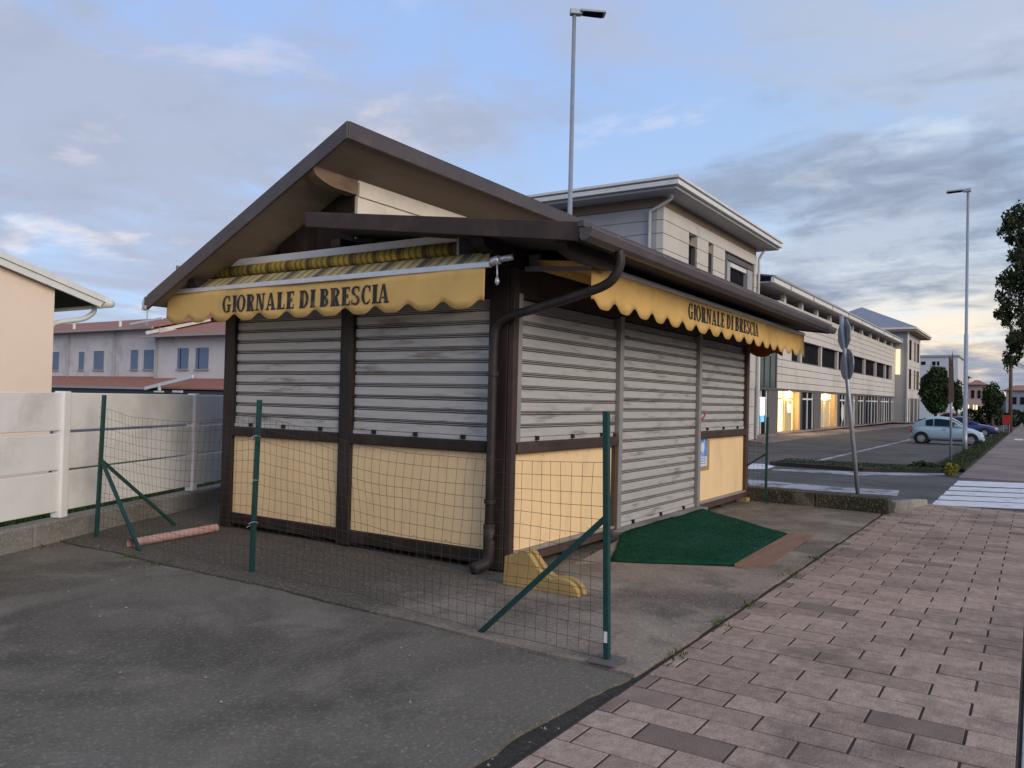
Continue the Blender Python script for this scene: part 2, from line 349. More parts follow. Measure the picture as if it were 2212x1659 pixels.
mat('pink_far', (0.52,0.36,0.31), 0.9, 0.08, 0.3, 0)
mat('white_far', (0.62,0.63,0.65), 0.9, 0.05, 0.3, 0)
mat('beige_far', (0.42,0.36,0.32), 0.9, 0.08, 0.3, 0)
mat('blue_far', (0.30,0.34,0.40), 0.9, 0.1, 0.3, 0)
mat('forest', (0.050,0.065,0.055), 0.95, 0.3, 0.05, 0)
mat('pebble', (0.27,0.26,0.24), 0.8, 0.3, 30, 0.2, 60)
mat('red_mark', (0.45,0.03,0.05), 0.6, 0.1, 9, 0)
M = MATS

# ================================================================== THE SETTING
def sheet(name, pts, z0, z1, m_):
    return struct(MB().prism([(x, y, z0) for x, y in pts], (0, 0, z1-z0)).build(name, m_))
# asphalt ground out to the horizon, thin slabs above it
g = MB(); g.add([(-1500,-1500,-0.03),(2500,-1500,-0.03),(2500,1500,-0.03),(-1500,1500,-0.03)], [(0,1,2,3)])
struct(g.build('ground', M['asphalt']))
def wob(x, s=3.0, a=0.012): return a*mnoise.noise(Vector((x*s, 3.3, 1.7))) + a*0.6*mnoise.noise(Vector((x*s*3.7, 9.1, 0.2)))
def sheet_grid(name, xs0, xs1, ys0, ys1, nx, ny, z, m_, edge=None, amp=0.004):
    """slab with a slightly uneven top and skirts; edge(x-or-y) bends its borders"""
    mb = MB()
    def fn(u, v):
        y = ys0(0) + (ys1(0)-ys0(0))*v; xa, xb = xs0(y), xs1(y); x = xa + (xb-xa)*u
        ya, yb = ys0(x), ys1(x); y = ya + (yb-ya)*v
        return (x, y, z + amp*mnoise.noise(Vector((x*1.3, y*1.3, 4.0))))
    mb.grid(fn, nx, ny)
    b = []
    for i in range(nx+1): b.append(fn(i/nx, 0))
    for j in range(1, ny+1): b.append(fn(1, j/ny))
    for i in range(nx-1, -1, -1): b.append(fn(i/nx, 1))
    for j in range(ny-1, 0, -1): b.append(fn(0, j/ny))
    n = len(b)
    mb.add(b + [(p[0], p[1], -0.06) for p in b], [(i, i+n, (i+1) % n+n, (i+1) % n) for i in range(n)])
    return struct(mb.build(name, m_))
soil = MB(); soil.add([(-12,-2.2,-0.016),(8,-2.2,-0.016),(8,8,-0.016),(-12,8,-0.016)], [(0,1,2,3)])
struct(soil.build('soil_bed', M['soil']))
crack = lambda y: -1.64 - 0.035*max(0, 1.2-y) + wob(y, 2.2, 0.02)
sheet_grid('driveway', lambda y: -11.0, lambda y: crack(y) - 0.018 - 0.018*abs(mnoise.noise(Vector((y*4, 0, 0)))),
           lambda x: -1.935 + wob(x, 2.5, 0.035) + wob(x, 9, .02) - .10*min(1, max(0, (x+2.6)/.9)), lambda x: 7.6, 90, 70, 0.0, M['driveway_concrete'], amp=0.012)
sheet_grid('kiosk_pad', lambda y: crack(y) + 0.012, lambda y: 6.93, lambda x: -2.045 + wob(x, 2.0, 0.02), lambda x: 7.6, 80, 60, 0.006, M['pad_concrete'], amp=0.008)
# pavement: joint bed with every paver on it
pave = MB(); pave.add([(-6.2,-3.872,-0.006),(8.72,-3.872,-0.006),(8.72,-2.07,-0.006),(-6.2,-2.07,-0.006)], [(0,1,2,3)])
pavement = struct(pave.build('pavement', M['joint_sand']))
def paver_mesh(name, lx, ly):
    """block with chamfered top edge, origin at its centre on the top plane"""
    c = 0.003; h = 0.05; a, b = lx/2, ly/2
    v = [(-a,-b,-h),(a,-b,-h),(a,b,-h),(-a,b,-h),(-a,-b,-c),(a,-b,-c),(a,b,-c),(-a,b,-c),(-a+c,-b+c,0),(a-c,-b+c,0),(a-c,b-c,0),(-a+c,b-c,0)]
    f = [(0,1,5,4),(1,2,6,5),(2,3,7,6),(3,0,4,7),(4,5,9,8),(5,6,10,9),(6,7,11,10),(7,4,8,11),(8,9,10,11)]
    me = bpy.data.meshes.new(name); me.from_pydata(v, [], f); me.update(); return me
PX, PY = 0.212, 0.428
cache = {}
rp = random.Random(11)
def add_paver(x, ya, yb, m_):
    ly = abs(yb-ya) - 0.013; key = (round(ly, 3), m_.name)
    if key not in cache:
        me = paver_mesh('paver', PX-0.013, ly); me.materials.append(m_); cache[key] = me
    o = bpy.data.objects.new('paver', cache[key]); COL.objects.link(o); o.parent = pavement
    o.location = (x, (ya+yb)/2, rp.uniform(-0.003, 0.002))
    o.rotation_euler = (rp.uniform(-.005,.005), rp.uniform(-.006,.006), rp.uniform(-.004,.004))
i = 0; x = -2.1 - PX*10 + PX/2
while x < 8.68:
    row = round((x - PX/2 + 2.1)/PX)
    first = -2.372 if row % 2 == 0 else -2.165
    ys = [-2.082, first]
    while ys[-1] - PY > -3.80: ys.append(ys[-1]-PY)
    ys.append(-3.868)
    for a, b in zip(ys, ys[1:]):
        if abs(a-b) < 0.03: continue
        dark = rp.random() < (0.06 if abs(a-b) > 0.15 else 0.55)
        add_paver(x, a, b, M['paver_dark'] if dark else M['paver'])
    x += PX; i += 1
for j in range(13):
    o = box('edging_slab', M['grey_slab'], pavement, -6.2+j*1.15, -6.2+j*1.15+1.138, -4.6, -3.884, -0.05, -0.001, bevel=0.005)
sheet('far_pavement', [(15.0,-2.45),(120,-2.45),(120,-5.2),(15.0,-5.2)], -0.06, 0.004, M['far_paving'])
# low concrete wall that closes the pad, and the lowered kerb beside the crossing
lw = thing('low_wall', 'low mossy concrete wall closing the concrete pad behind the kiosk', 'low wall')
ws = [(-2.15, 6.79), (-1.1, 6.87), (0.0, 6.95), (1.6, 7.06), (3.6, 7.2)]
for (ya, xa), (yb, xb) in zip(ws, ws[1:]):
    MB().prism([(xa,ya+.004,-0.05),(xa+.30,ya+.004,-0.05),(xb+.30,yb-.004,-0.05),(xb,yb-.004,-0.05)], (0,0,0.275)).build('wall_block', M['mossy_shaded_concrete'], lw, bevel=0.018)
kb = thing('sloping_kerb', 'pale sloping kerb stone leading from the low wall to the crossing', 'kerb')
for (xa, ya, za, xb, yb, zb) in ((7.12,-2.20,.16,7.86,-2.33,.12),(7.87,-2.332,.12,8.62,-2.47,.08)):
    MB().add([(xa,ya,-.05),(xb,yb,-.05),(xb,yb+.17,-.05),(xa,ya+.17,-.05),(xa,ya,za),(xb,yb,zb),(xb,yb+.17,zb),(xa,ya+.17,za)],
             [(0,3,2,1),(4,5,6,7),(0,1,5,4),(1,2,6,5),(2,3,7,6),(3,0,4,7)]).build('kerb_stone', M['kerb_concrete'], kb, bevel=0.02)
# road markings
def mark(name, pts, m_='road_paint', z=-0.026): return struct(MB().add([(x, y, z) for x, y in pts], [tuple(range(len(pts)))]).build(name, M[m_]))
for k, (a, b) in enumerate(((8.80,9.66),(9.80,10.60),(10.76,11.60),(11.80,12.66),(12.92,14.30))):
    mark('crossing_stripe', [(a,-2.50),(a+.55,-3.78),(a+1.2,-5.2),(b+1.2,-5.2),(b+.6,-3.78),(b,-2.49)], z=-0.024)
mark('edge_line', [(13.75,1.4),(13.9,-.45),(15.6,-2.1),(16.3,-2.1),(15.05,-.3),(14.2,1.5)], 'road_paint_worn', -0.025)
mark('stop_line', [(9.75,-.85),(9.9,-1.85),(10.95,-1.75),(10.7,-.65),(10.9,1.2),(9.6,0.7)], 'road_paint_worn', -0.025)
mark('island_nose', [(14.3,2.6),(13.6,1.9),(13.9,1.6),(15.0,1.66),(15.6,2.05),(15.4,2.6)], 'road_paint', -0.022)
mark('bay_line', [(18.1,1.25),(38.8,1.28),(38.8,1.44),(18.1,1.41)], 'road_paint_worn', -0.025)
for xx in (44, 52, 60): mark('bay_divider', [(xx,1.3),(xx+.14,1.3),(xx+.14,-1.9),(xx,-1.9)], 'road_paint_worn', -0.025)
mark('pavement_mark', [(43.8,-2.95),(46.2,-2.95),(46.2,-3.35),(43.8,-3.35)], 'road_paint', 0.009)
# planted traffic island and verge
sheet('island', [(15.3,1.9),(15.1,-.4),(16.5,-2.05),(18.0,-1.7),(16.9,.2),(16.4,1.7)], -0.05, 0.07, M['soil'])
sheet('verge', [(17.0,-2.45),(70,-2.45),(70,-1.75),(18.5,-1.6)], -0.05, 0.05, M['soil'])
sheet('shop_pavement', [(27,5.4),(92,5.6),(92,8.4),(27,8.4)], -0.05, 0.04, M['far_paving'])

# ================================================================== LEAF HELPERS
def leaf_cloud(mb, blobs, n, size, seed, droop=0.0, shell=0.55):
    rr = random.Random(seed); tot = sum(b[3]*b[4]*b[5] for b in blobs)
    for (cx, cy, cz, rx, ry, rz) in blobs:
        for _ in range(max(70, int(n*rx*ry*rz/tot))):
            d = Vector((rr.gauss(0,1), rr.gauss(0,1), rr.gauss(0,1))).normalized(); q = shell + (1-shell)*rr.random()**0.5
            q *= 0.86 + 0.30*mnoise.noise(d*2.3 + Vector((cx, cy, cz)))
            p = Vector((cx + d.x*rx*q, cy + d.y*ry*q, cz + d.z*rz*q)); s = size*rr.uniform(0.6, 1.4)
            u = Vector((rr.gauss(0,1), rr.gauss(0,1), rr.gauss(0,.6))).normalized(); w = u.cross(Vector((rr.gauss(0,1), rr.gauss(0,1), rr.gauss(0,1)))).normalized()
            if droop: w = (w*(1-droop) + Vector((0,0,-1))*droop).normalized()
            a = p - u*s*.35; b2 = p + u*s*.35
            mb.add([a, p - w*s*.5 + u*0.05*s, b2, p + w*s*.5], [(0,1,2,3)])
def tree(name, label, x, y, trunk_h, crown, n, leaf, lm, seed, cat='tree', group=None, tr=0.16, droop=0.0, shell=0.5):
    t = thing(name, label, cat, group)
    top = max(b[2] for b in crown)
    mb = MB(); mb.tube(bezier([(x,y,-.05),(x+.05,y,trunk_h*.5),(x,y+.04,trunk_h),(x,y,top)], 5), [tr*1.25-(tr*1.05)*k/15 for k in range(16)], 9)
    rr = random.Random(seed+1)
    for b in crown:
        mb.tube([(x,y,trunk_h*rr.uniform(.75,1.05)), ((x+b[0])/2+rr.uniform(-.1,.1), (y+b[1])/2, (trunk_h+b[2])/2-.1), (b[0],b[1],b[2])], [tr*.5*min(1,b[3]*1.2), tr*.35*min(1,b[3]*1.2), tr*.1*min(1,b[3]*1.2)], 5)
    mb.build('trunk', M['bark'], t, smooth=True)
    mb = MB(); leaf_cloud(mb, crown, n, leaf, seed, droop, shell); mb.build('crown', M[lm], t)
    return t

# ================================================================== KIOSK
K = thing('newsstand_kiosk', 'closed brown newsstand kiosk with grey shutters and peach panels on the concrete pad', 'kiosk')
ZB, ZS, ZT = 0.181, 1.0536, 2.46          # panel bottom, panel top, shutter top
W_, L_ = 3.96, 6.95                        # along Y, along X
# posts
for (y0, y1) in ((0.02,0.225),(1.91,2.09),(3.775,3.955)):
    box('post', M['brown_wood'], K, -0.035, 0.10, y0, y1, 0.02 if y0 < 3 else 0.0, 2.72, bevel=0.008)
box('post', M['brown_beam'], K, -0.030, 0.048, -0.045, 0.014, 0.03, 2.72, bevel=0.006)
box('jamb', M['rusty_brown'], K, 2.066, 2.135, -0.045, 0.06, 0.13, 1.20, bevel=0.006)
box('jamb', M['shutter_frame'], K, 2.142, 2.235, -0.052, 0.06, 0.13, 2.5, bevel=0.005)
box('jamb', M['shutter_frame'], K, 4.655, 4.745, -0.052, 0.06, 0.13, 2.5, bevel=0.005)
box('jamb', M['shutter_frame'], K, 0.052, 0.115, -0.046, 0.06, 1.16, 2.5, bevel=0.005)
box('post', M['rusty_brown'], K, 6.825, 6.95, -0.05, 0.08, 0.06, 2.72, bevel=0.008)
box('post', M['brown_wood'], K, 6.83, 6.95, 3.83, 3.955, 0.0, 2.72, bevel=0.008)
# base beams and feet
box('base_beam', M['brown_wood'], K, -0.028, 0.08, 0.23, 1.905, 0.055, ZB-.004, bevel=0.008)
box('base_beam', M['brown_wood'], K, -0.028, 0.08, 2.095, 3.77, 0.055, ZB-.004, bevel=0.008)
box('base_beam', M['rusty_brown'], K, 0.05, 2.14, -0.038, 0.08, 0.06, ZB-.03, bevel=0.008)
box('base_trim', M['shutter_frame'], K, 0.05, 2.06, -0.058, 0.04, ZB-.028, ZB-.003, bevel=0.004)
box('base_beam', M['rusty_brown'], K, 4.75, 6.82, -0.038, 0.08, 0.06, ZB-.03, bevel=0.008)
box('base_trim', M['shutter_frame'], K, 4.75, 6.82, -0.058, 0.04, ZB-.028, ZB-.003, bevel=0.004)
box('door_threshold', M['kerb_concrete'], K, 2.05, 4.78, -0.16, 0.08, 0.0, 0.128, bevel=0.01)
for (fx, fy) in ((0.04,1.0),(0.04,2.0),(0.04,3.0),(1.0,.1),(3.4,.2),(5.8,.1)):
    box('foot', M['soil'], K, fx, fx+.2, fy-.1, fy+.1, 0.0, 0.06)
box('foot', M['yellow_block'], K, 6.72, 6.90, -.10, .06, 0.0, 0.062)
# carcass behind the faces
box('carcass', M['brown_wood'], K, 0.085, 6.90, 0.09, 3.88, 0.07, 2.70)
box('floor_edge', M['dark_soffit'], K, 0.11, 6.8, 0.11, 3.8, 0.03, 0.069)
# peach panels
for (y0, y1) in ((0.228,1.907),(2.093,3.772)): box('panel', M['peach_panel'], K, 0.0, 0.03, y0, y1, ZB, ZS)
box('panel', M['peach_panel'], K, 0.053, 2.062, 0.0, 0.03, ZB, ZS)
box('panel', M['peach_panel'], K, 4.75, 6.822, 0.0, 0.03, ZB, ZS)
# screw heads that hold the panels
for (y0, y1) in ((0.228,1.907),(2.093,3.772)):
    for k in range(5):
        for z in (ZB+.035, ZS-.035): MB().tube([(-.0005,y0+.06+(y1-y0-.12)*k/4,z),(-.004,y0+.06+(y1-y0-.12)*k/4,z)], .007, 8).build('screw', M['galvanised'], K)
for (x0, x1) in ((0.053,2.062),(4.75,6.822)):
    for k in range(5):
        for z in (ZB+.035, ZS-.035): MB().tube([(x0+.06+(x1-x0-.12)*k/4,-.0005,z),(x0+.06+(x1-x0-.12)*k/4,-.004,z)], .007, 8).build('screw', M['galvanised'], K)
# sills
for (y0, y1) in ((0.228,1.907),(2.093,3.772)): box('sill', M['brown_wood'], K, -0.05, 0.09, y0, y1, ZS+.003, ZS+.105, bevel=0.012)
box('sill', M['brown_beam'], K, 0.052, 2.132, -0.062, 0.09, ZS+.003, ZS+.105, bevel=0.012)
box('sill', M['brown_beam'], K, 4.75, 6.82, -0.062, 0.09, ZS+.003, ZS+.105, bevel=0.012)
# roller shutters: frame part with every slat as a piece
PITCH = 0.118
def slat_profile():
    # (out, up): broad flat face, then two rolled ribs
    return [(-0.010,0.0),(0.016,0.002),(0.018,0.006),(0.018,0.076),(0.016,0.080),(-0.010,0.082),(-0.010,0.091),(0.006,0.0925),(0.007,0.098),(-0.009,0.0995),(-0.009,0.108),(0.006,0.1095),(0.007,0.1145),(-0.010,0.1165),(-0.012,0.118),(-0.012,0.0)]
def slat_mesh(length, face, m_):
    pr = slat_profile(); mb = MB()
    if face == 'L': mb.prism([(-a, 0, b) for a, b in pr], (0, length, 0))
    else: mb.prism([(0, -a, b) for a, b in pr], (length, 0, 0))
    me = bpy.data.meshes.new('slat'); me.from_pydata(mb.v, [], mb.f); me.materials.append(m_); me.materials.append(M['groove_shade']); me.update()
    for k in range(len(pr)):                                  # groove faces between the rolled ribs coloured dark, their shade painted in
        if pr[k][0] < -.005 and pr[(k+1) % len(pr)][0] < -.005: me.polygons[2+k].material_index = 1
    return me
rs = random.Random(5)
def shutter(face, a, b, z0, z1, name='shutter'):
    off = 0.018
    if face == 'L':
        s = box(name, M['shutter_frame'], K, 0.032, 0.06, a+.01, b-.01, z0, z1)
    else:
        s = box(name, M['shutter_frame'], K, a+.01, b-.01, 0.034, 0.06, z0, z1)
    me = slat_mesh(b-a-.012, face, M['shutter_metal']); z = z0 + 0.02; first = True
    while z + PITCH < z1 + .02:
        o = bpy.data.objects.new('slat', me); COL.objects.link(o); o.parent = s
        j = rs.uniform(-.0025, .0025); tl = rs.uniform(-.0012, .0012)
        o.location = (off+j, a+.006, z) if face == 'L' else (a+.006, off+j, z)
        o.rotation_euler = (tl, 0, 0) if face == 'L' else (0, tl, 0)
        z += PITCH
    if face == 'L':
        box('bottom_rail', M['shutter_metal'], s, -0.012, 0.03, a+.004, b-.004, z0-.022, z0+.018, bevel=0.004)
        for t in (.16, .5, .82): box('lock_tab', M['rubber'], s, -0.034, -0.008, a+(b-a)*t-.022, a+(b-a)*t+.022, z0-.012, z0+.028)
    else:
        box('bottom_rail', M['shutter_metal'], s, a+.004, b-.004, -0.012, 0.03, z0-.022, z0+.018, bevel=0.004)
        for t in (.16, .5, .82): box('lock_tab', M['rubber'], s, a+(b-a)*t-.022, a+(b-a)*t+.022, -0.034, -0.008, z0-.012, z0+.028)
    return s
shutter('L', 0.228, 1.907, ZS+.128, ZT); shutter('L', 2.093, 3.772, ZS+.128, ZT)
shutter('R', 0.118, 2.138, ZS+.128, ZT); shutter('R', 2.238, 4.652, 0.155, ZT, 'door_shutter'); shutter('R', 4.748, 6.822, ZS+.128, ZT)
# shutter boxes and wall boards above
for i in range(3): box('wall_board', M['brown_wood'], K, -0.02, 0.05, 0.03, 3.95, 2.725+i*.118, 2.725+i*.118+.112, bevel=0.006)
box('shutter_box', M['brown_wood'], K, -0.03, 0.04, 0.228, 1.907, 2.47, 2.718); box('shutter_box', M['brown_wood'], K, -0.03, 0.04, 2.093, 3.772, 2.47, 2.718)
for (a, b) in ((0.05,2.138),(2.238,4.652),(4.748,6.822)): box('shutter_box', M['brown_wood'], K, a, b, -0.035, 0.04, 2.47, 2.718)
for i in range(2): box('wall_board', M['brown_wood'], K, 0.0, 6.95, -0.025, 0.05, 2.725+i*.118, 2.725+i*.118+.112, bevel=0.006)
# roof: long slope up from the left, overshooting a clerestory above a lower, flatter slope
RX0, RX1 = -0.62, 8.0
def up_z(y): return 4.105 - (y-1.49)*(4.105-2.625)/(4.60-1.49)      # top of upper slope
def lo_z(y): return 3.305 - (2.02-y)*(3.305-2.90)/(2.02+1.0)         # top of lower slope
def slope(name, m_, x0, x1, ya, yb, fz, t0, t1, bevel=0.0):
    return MB().prism([(x0,ya,fz(ya)-t0),(x0,yb,fz(yb)-t0),(x0,yb,fz(yb)-t1),(x0,ya,fz(ya)-t1)], (x1-x0,0,0)).build(name, m_, K, bevel=bevel)
ur = slope('upper_roof', M['roof_metal'], RX0+.03, RX1-.03, 1.52, 4.57, up_z, 0.0, 0.06)
slope('upper_soffit', M['soffit'], RX0+.035, RX1-.035, 1.53, 4.56, up_z, 0.063, 0.12)
slope('verge_board', M['roof_metal'], RX0, RX0+.028, 1.49, 4.60, up_z, -0.012, 0.155, 0.006)
slope('verge_board', M['roof_metal'], RX1-.028, RX1, 1.49, 4.60, up_z, -0.012, 0.155, 0.006)
box('ridge_board', M['roof_metal'], K, RX0+.03, RX1-.03, 1.488, 1.516, 3.955, 4.115, bevel=0.006)
MB().prism([(RX0+.03,1.487,4.118),(RX0+.03,1.68,4.035),(RX0+.03,1.68,4.025),(RX0+.03,1.487,4.108)], (RX1-RX0-.06,0,0)).build('ridge_flashing', M['roof_metal'], K)
box('eave_gutter', M['roof_metal'], K, RX0+.03, RX1-.03, 4.572, 4.70, 2.53, 2.63, bevel=0.01)
lr = slope('lower_roof', M['roof_metal'], RX0+.03, RX1+.2, -0.98, 1.99, lo_z, 0.0, 0.05)
slope('lower_soffit', M['dark_soffit'], RX0+.035, RX1+.19, -0.97, 1.98, lo_z, 0.053, 0.115)
slope('verge_board', M['brown_beam'], RX0, RX0+.028, -1.0, 2.02, lo_z, -0.012, 0.135, 0.006)
slope('verge_board', M['brown_beam'], RX1+.17, RX1+.2, -1.0, 2.02, lo_z, -0.012, 0.135, 0.006)
box('eave_flashing', M['roof_metal'], K, RX0-.01, RX1+.2, -1.045, -0.985, 2.868, 2.922, bevel=0.008)
box('eave_board', M['brown_wood'], K, RX0+.03, RX1+.2, -1.012, -0.984, 2.80, 2.866)
gp = [(-1.10,2.855),(-1.112,2.86),(-1.118,2.85),(-1.105,2.79),(-1.075,2.765),(-1.03,2.765),(-1.015,2.79),(-1.015,2.845),(-1.025,2.845),(-1.028,2.80),(-1.045,2.782),(-1.07,2.782),(-1.09,2.80)]
gut = MB().prism([(RX0-.015,y,z) for y, z in gp], (RX1-RX0+.22,0,0)).build('gutter', M['roof_metal'], K)
MB().prism([(RX0-.022,y,z) for y, z in ((-1.118,2.86),(-1.105,2.79),(-1.075,2.765),(-1.03,2.765),(-1.015,2.79),(-1.015,2.86))], (.006,0,0)).build('gutter_cap', M['roof_metal'], gut)
for k in range(9): box('gutter_bracket', M['shutter_frame'], gut, -.2+k*.95, -.175+k*.95, -1.122, -1.012, 2.856, 2.866)
# clerestory, gable boards, purlins
box('clerestory_wall', M['cream_render'], K, 0.02, 6.9, 1.95, 2.03, 3.10, 3.80)
box('clerestory_rail', M['cream_render'], K, 0.02, 6.9, 1.93, 1.948, 3.60, 3.74)
gy = [0.03+i*0.28 for i in range(15)]
for a in gy:
    b = min(a+.272, 3.95)
    if a >= 3.94: continue
    ta = (lo_z(a)-.13) if b < 1.94 else up_z(a)-.135; tb = (lo_z(b)-.13) if b < 1.94 else up_z(b)-.135
    if 1.94 > a and b >= 1.94: ta = tb = lo_z(1.9)-.13
    if min(ta, tb) > 3.08: MB().prism([(0.005,a,3.082),(0.005,b,3.082),(0.005,b,tb),(0.005,a,ta)], (.05,0,0)).build('gable_board', M['brown_wood'], K)
def purlin(y, z, w, h, x0, m_):
    pts = [(x0,z+h/2),(x0,z+h*.20),(x0+.04,z-h*.10),(x0+.12,z-h*.30),(x0+.22,z-h*.44),(x0+.30,z-h/2),(0.3,z-h/2),(0.3,z+h/2)]
    return MB().prism([(x, y-w/2, zz_) for x, zz_ in pts], (0, w, 0)).build('purlin', m_, K)
purlin(2.02, 3.70, 0.13, 0.17, -0.59, M['bare_wood']); purlin(2.04, 3.03, 0.13, 0.20, -0.19, M['rusty_brown'])
purlin(3.95, 2.72, 0.13, 0.17, -0.50, M['brown_wood']); purlin(0.05, 2.86, 0.13, 0.15, -0.50, M['brown_wood']); purlin(-0.80, 2.74, 0.10, 0.12, -0.55, M['brown_wood'])
# downpipe
dp = bezier([(-.05,-1.06,2.79),(-.05,-1.07,2.66),(-.06,-.98,2.52),(-.07,-.72,2.435),(-.085,-.30,2.335),(-.10,-.02,2.27),(-.10,.10,2.19),(-.10,.125,2.05)], 8)
mb = MB(); mb.tube(dp + [Vector((-.10,.125,z)) for z in (1.6,1.2,.8,.36)], 0.040, 12)
pipe = mb.build('downpipe', M['pipe_metal'], K, smooth=True)
mb = MB(); mb.tube([(-.10,.125,.42),(-.10,.125,.30)]+bezier([(-.10,.125,.30),(-.10,.125,.14),(-.14,.14,.08),(-.25,.19,.055)],5), 0.052, 12)
mb.build('shoe', M['pipe_metal'], pipe, smooth=True)
for z in (1.75, .62, .40): MB().tube([(-.10,.125,z),(-.10,.125,z+.035)], 0.053, 12).build('pipe_clip', M['pipe_metal'], pipe)
# red scrawl on the right hand shutter
mb = MB(); mb.tube(bezier([(4.86,-.004,1.43),(4.84,-.004,1.36),(4.90,-.004,1.33),(4.98,-.004,1.36),(5.02,-.004,1.41)],5), 0.012, 5); mb.build('red_scrawl', M['red_mark'], K)

# ------------------------------------------------------------------ lettering: heavy condensed slab-serif capitals
def arc(cx, cy, rx, ry, ix, iy, t0, t1, n=14):
    o = [(cx+rx*math.cos(R(t0+(t1-t0)*k/n)), cy+ry*math.sin(R(t0+(t1-t0)*k/n))) for k in range(n+1)]
    i_ = [(cx+ix*math.cos(R(t0+(t1-t0)*k/n)), cy+iy*math.sin(R(t0+(t1-t0)*k/n))) for k in range(n+1)]
    return [[o[k], o[k+1], i_[k+1], i_[k]] for k in range(n)]
def rc(x0, y0, x1, y1): return [[(x0,y0),(x1,y0),(x1,y1),(x0,y1)]]
SW, TH, SF = 0.27, 0.12, 0.05
def stem(x): return rc(x, 0.0, x+SW, 1.0) + rc(x-SF, 0, x, .09) + rc(x+SW, 0, x+SW+SF, .09) + rc(x-SF, .91, x, 1) + rc(x+SW, .91, x+SW+SF, 1)
def glyph(ch):
    if ch == 'I': return stem(.08), .36
    if ch == 'L': return stem(.08) + rc(.34,0,.60,.10) + rc(.54,.10,.60,.30), .64
    if ch == 'E': return stem(.08) + rc(.34,0,.60,.10) + rc(.54,.10,.60,.27) + rc(.34,.90,.58,1) + rc(.52,.75,.58,.90) + rc(.28,.46,.42,.55) + rc(.42,.38,.48,.63), .64
    if ch == 'D': return stem(.08) + arc(.34,.5,.36,.5,.16,.41,-90,90), .76
    if ch == 'R': return stem(.08) + arc(.36,.74,.27,.26,.09,.17,-90,90) + rc(.28,.48,.36,.57) + [[(.34,.48),(.50,.50),(.62,.09),(.45,0)]] + rc(.45,0,.70,.09), .72
    if ch == 'B': return stem(.08) + arc(.36,.755,.25,.245,.08,.155,-90,90) + arc(.36,.265,.29,.265,.10,.165,-90,90) + rc(.28,.45,.36,.60), .70
    if ch == 'N': return rc(.10,0,.20,1) + rc(.02,0,.10,.09) + rc(.20,0,.28,.09) + rc(.02,.91,.10,1) + [[(.14,1),(.34,1),(.64,0),(.46,0)]] + rc(.56,.10,.66,1) + rc(.48,.91,.56,1) + rc(.66,.91,.74,1), .76
    if ch == 'A': return [[(.30,1),(.40,1),(.20,.05),(.10,.05)]] + [[(.32,1),(.46,1),(.70,.05),(.48,.05)]] + rc(.24,.25,.52,.34) + rc(.02,0,.28,.09) + rc(.42,0,.76,.09), .78
    if ch == 'O': return arc(.36,.5,.36,.515,.16,.43,0,360,24), .74
    if ch == 'C': return arc(.38,.5,.36,.515,.16,.43,50,310,20) + rc(.54,.66,.63,.98) + rc(.56,.14,.62,.26), .68
    if ch == 'G': return arc(.38,.5,.36,.515,.16,.43,50,320,20) + rc(.54,.66,.63,.98) + rc(.48,0.02,.66,.42) + rc(.40,.40,.74,.48), .78
    if ch == 'S': return arc(.31,.755,.29,.26,.10,.16,40,270,14) + arc(.31,.255,.29,.27,.10,.16,-140,90,14) + rc(.48,.72,.56,.98) + rc(.04,.02,.12,.28), .64
    return [], .25
def lettering(text, place, width, height, parent):
    """place(u, v, lift) maps letter space (metres right, metres up, metres off the cloth) to the scene"""
    adv = []; tot = 0
    for ch in text: gl = glyph(ch); adv.append((gl[0], tot)); tot += gl[1] + .035
    k = width/tot
    for polys, x0 in adv:
        if not polys: continue
        mb = MB()
        for n, p in enumerate(polys):
            lift = 0.0035 + 0.00012*n
            mb.add([place((x0+a)*k, b*height, lift) for a, b in p], [tuple(range(len(p)))])
        mb.build('letter', M['lettering_ink'], parent)

